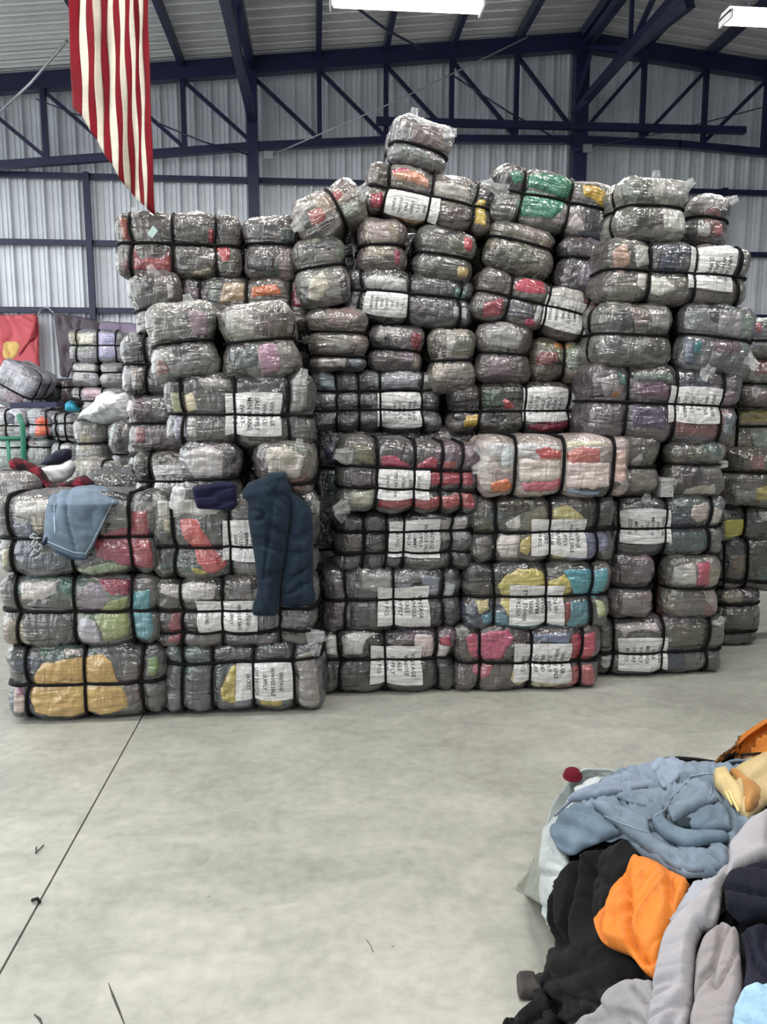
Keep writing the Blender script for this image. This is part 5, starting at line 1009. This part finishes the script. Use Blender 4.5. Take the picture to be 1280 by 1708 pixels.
dj('front_flap', B_([(118, 485), (150, 405), (235, 322), (305, 322), (360, 385), (450, 460), (490, 515), (330, 565), (240, 610), (160, 572)]), 0.040, 0.026, 14, [(20, 15, 0.013)], 32, dc2)
dj('sleeve', B_([(130, 400), (240, 285), (420, 195), (600, 130), (705, 100), (735, 150), (650, 185), (660, 250), (540, 278), (420, 300), (300, 315), (210, 325)]), 0.046, 0.03, 12, [(165, 13, 0.010)], 33, dc3)
dj('pocket_panel', B_([(420, 295), (560, 268), (690, 262), (730, 290), (620, 372), (520, 345)]), 0.050, 0.012, 8, [(20, 20, 0.006)], 34, dc)
dj('collar_panel', B_([(650, 190), (700, 110), (760, 95), (840, 130), (760, 250), (700, 270)]), 0.052, 0.014, 8, [(40, 20, 0.005)], 35, dc3)
dj('lower_front', B_([(305, 322), (430, 355), (640, 445), (650, 540), (760, 620), (870, 660), (1090, 620), (1092, 735), (960, 755), (860, 752), (800, 742), (640, 640), (545, 555), (490, 505), (380, 400)]), 0.050, 0.028, 14, [(30, 15, 0.014)], 36, dc)
dj('hood_rim', B_([(650, 440), (690, 380), (740, 400), (745, 470), (800, 520), (900, 545), (1095, 548), (1095, 600), (1000, 612), (850, 640), (740, 590), (670, 520)]), 0.062, 0.03, 10, [(15, 30, 0.008)], 37, dc2)
dj('lining_fold', B_([(760, 460), (800, 400), (900, 340), (980, 320), (1040, 370), (960, 400), (880, 440), (800, 500)]), 0.060, 0.03, 9, [(150, 12, 0.010)], 38, dc)
dj('lining_fold', B_([(880, 520), (930, 430), (1040, 380), (1090, 430), (1110, 520), (1000, 540)]), 0.056, 0.03, 9, [(140, 12, 0.010)], 39, dc2)
dj('opening_shade', B_([(795, 490), (830, 475), (905, 468), (910, 520), (840, 525)]), 0.072, 0.004, 5, (), 40, lin((26, 38, 44)))  # dark patch laid on top, the shade of an opening put into colour
for pts in ([(735, 250), (790, 190), (850, 120)], [(620, 365), (700, 310), (740, 255)], [(370, 340), (470, 385), (560, 420), (635, 440)], [(840, 120), (930, 105), (1100, 110), (1280, 85)], [(965, 175), (960, 240)]):
    seam_on(list(DJ.children), B_(pts), 0.0024, M_DENIM, DJ, lin((138, 152, 166), 0.8))
reparent(DJ)
BJ = thing('gold_jacket', 'beige and gold brocade jacket on the heap, overlapping the denim', 'jacket', (1.45, 2.2, 0.45)); BJ['group'] = GH
cloth_part('body', A_([(1110, 350), (1180, 320), (1290, 268), (1500, 220), (1500, 480), (1280, 500), (1190, 582), (1140, 540), (1100, 420)]), hs, M_NYLON, lin((172, 152, 110)), BJ, 0.060, 0.03, 14, [(130, 20, 0.014)], 5, 0.006, 51)
cloth_part('cuff', A_([(1022, 362), (1060, 350), (1110, 345), (1150, 430), (1180, 540), (1160, 560), (1100, 500), (1035, 430)]), hs, M_CLOTH, lin((186, 166, 120)), BJ, 0.066, 0.03, 10, [(60, 10, 0.006)], 4, 0.006, 52)
cloth_part('satin_panel', A_([(1112, 350), (1170, 370), (1230, 450), (1250, 500), (1200, 570), (1170, 560), (1150, 440)]), hs, M_NYLON, lin((160, 114, 62)), BJ, 0.074, 0.028, 10, [(60, 14, 0.008)], 4, 0.006, 53)
for pts in ([(1085, 352), (1130, 450), (1165, 552)], [(1100, 350), (1145, 445), (1178, 545)]): seam_on(list(BJ.children), A_(pts), 0.004, M_CLOTH, BJ, lin((206, 190, 130)), 'piping')
reparent(BJ)
hs2 = heap_surf(3.05)
BR = thing('brown_jacket', 'rust orange jacket with black trim at the top right of the heap', 'jacket', (2.0, 2.75, 0.3)); BR['group'] = GH
cloth_part('body', A_([(1020, 250), (1050, 212), (1110, 170), (1160, 125), (1210, 82), (1290, 25), (1500, -60), (1500, 215), (1280, 215), (1180, 235), (1090, 268)]), hs2, M_NYLON, lin((180, 108, 40)), BR, 0.010, 0.03, 12, [(150, 26, 0.016)], 5, 0.006, 54)
cloth_part('patterned_panel', A_([(1022, 250), (1050, 214), (1110, 172), (1190, 110), (1205, 130), (1160, 190), (1130, 245), (1090, 266)]), hs2, M_CLOTH, lin((120, 84, 46)), BR, 0.034, 0.016, 8, [(60, 12, 0.008)], 4, 0.006, 55)
tube('trim', on_surface(A_([(1040, 262), (1090, 225), (1150, 215), (1290, 208)]), hs2, 0.05), 0.006, M_CLOTH, BR, 6, lin((22, 18, 18)))
reparent(BR)
o = tube('black_waistband', on_surface(A_([(810, 252), (880, 246), (960, 252), (1050, 266)]), hs, 0.05), 0.010, M_CLOTH, None, 8, lin((18, 18, 20))); tag(o, 'black waistband edge showing behind the denim jacket', 'waistband')
o = garment('pale_shirt', 'pale cream shirt crumpled between the denim and the rust jacket', 'shirt', A_([(1080, 262), (1180, 215), (1240, 205), (1300, 225), (1280, 250), (1180, 256)]), M_CLOTH, (166, 162, 142), 0.03, 0.02, 8, [(40, 14, 0.008)], 4, 26, hs2)
# red cap behind the heap and floor scraps
rc = hs(np.array([(963.0, 1297.0)]))[0][0]
RC = thing('red_cap', 'dark red knitted cap at the back corner of the heap', 'cap', (rc[0]-0.01, rc[1]+0.02, rc[2]-0.012))
o = lathe('crown', [(0.0, 0.031), (0.012, 0.034), (0.021, 0.032), (0.030, 0.028), (0.036, 0.020), (0.040, 0.011), (0.042, 0.003)], M_FLEECE, RC, 22); o.color = lin((120, 24, 46), 0.55)
o = lathe('ribbed_band', [(0.0, 0.033), (0.002, 0.0355), (0.009, 0.0365), (0.012, 0.034)], M_FLEECE, RC, 22); o.color = lin((104, 20, 40), 0.8)
def scrap(label, u, v, pts, r, col):
    c = onZ(u, v, 0.0); o = tube('thread_scrap', [np.array([c[0]+a, c[1]+b, r+h]) for a, b, h in pts], r, M_CLOTH, None, 6, lin(col)); tag(o, label, 'scrap', 'scraps on the floor')
scrap('curled dark thread on the floor left of the joint', 63, 1418, [(-0.012, 0.02, 0), (-0.006, 0.0, 0), (0.002, -0.03, 0.004), (0.012, 0.03, 0)], 0.0022, (60, 58, 54))
scrap('small black scrap lying in the floor joint', 63, 1506, [(-0.02, 0.004, 0.002), (0, 0, 0.01), (0.012, -0.012, 0.002)], 0.006, (30, 28, 26))
scrap('thin dark straw on the floor near the heap', 618, 1577, [(-0.012, 0.03, 0), (0, 0, 0.002), (0.006, -0.03, 0)], 0.0012, (120, 114, 100))
scrap('tiny dark crumb beside the black hooded top', 918, 1600, [(-0.008, 0, 0), (0.008, 0.006, 0.004)], 0.007, (96, 88, 78))
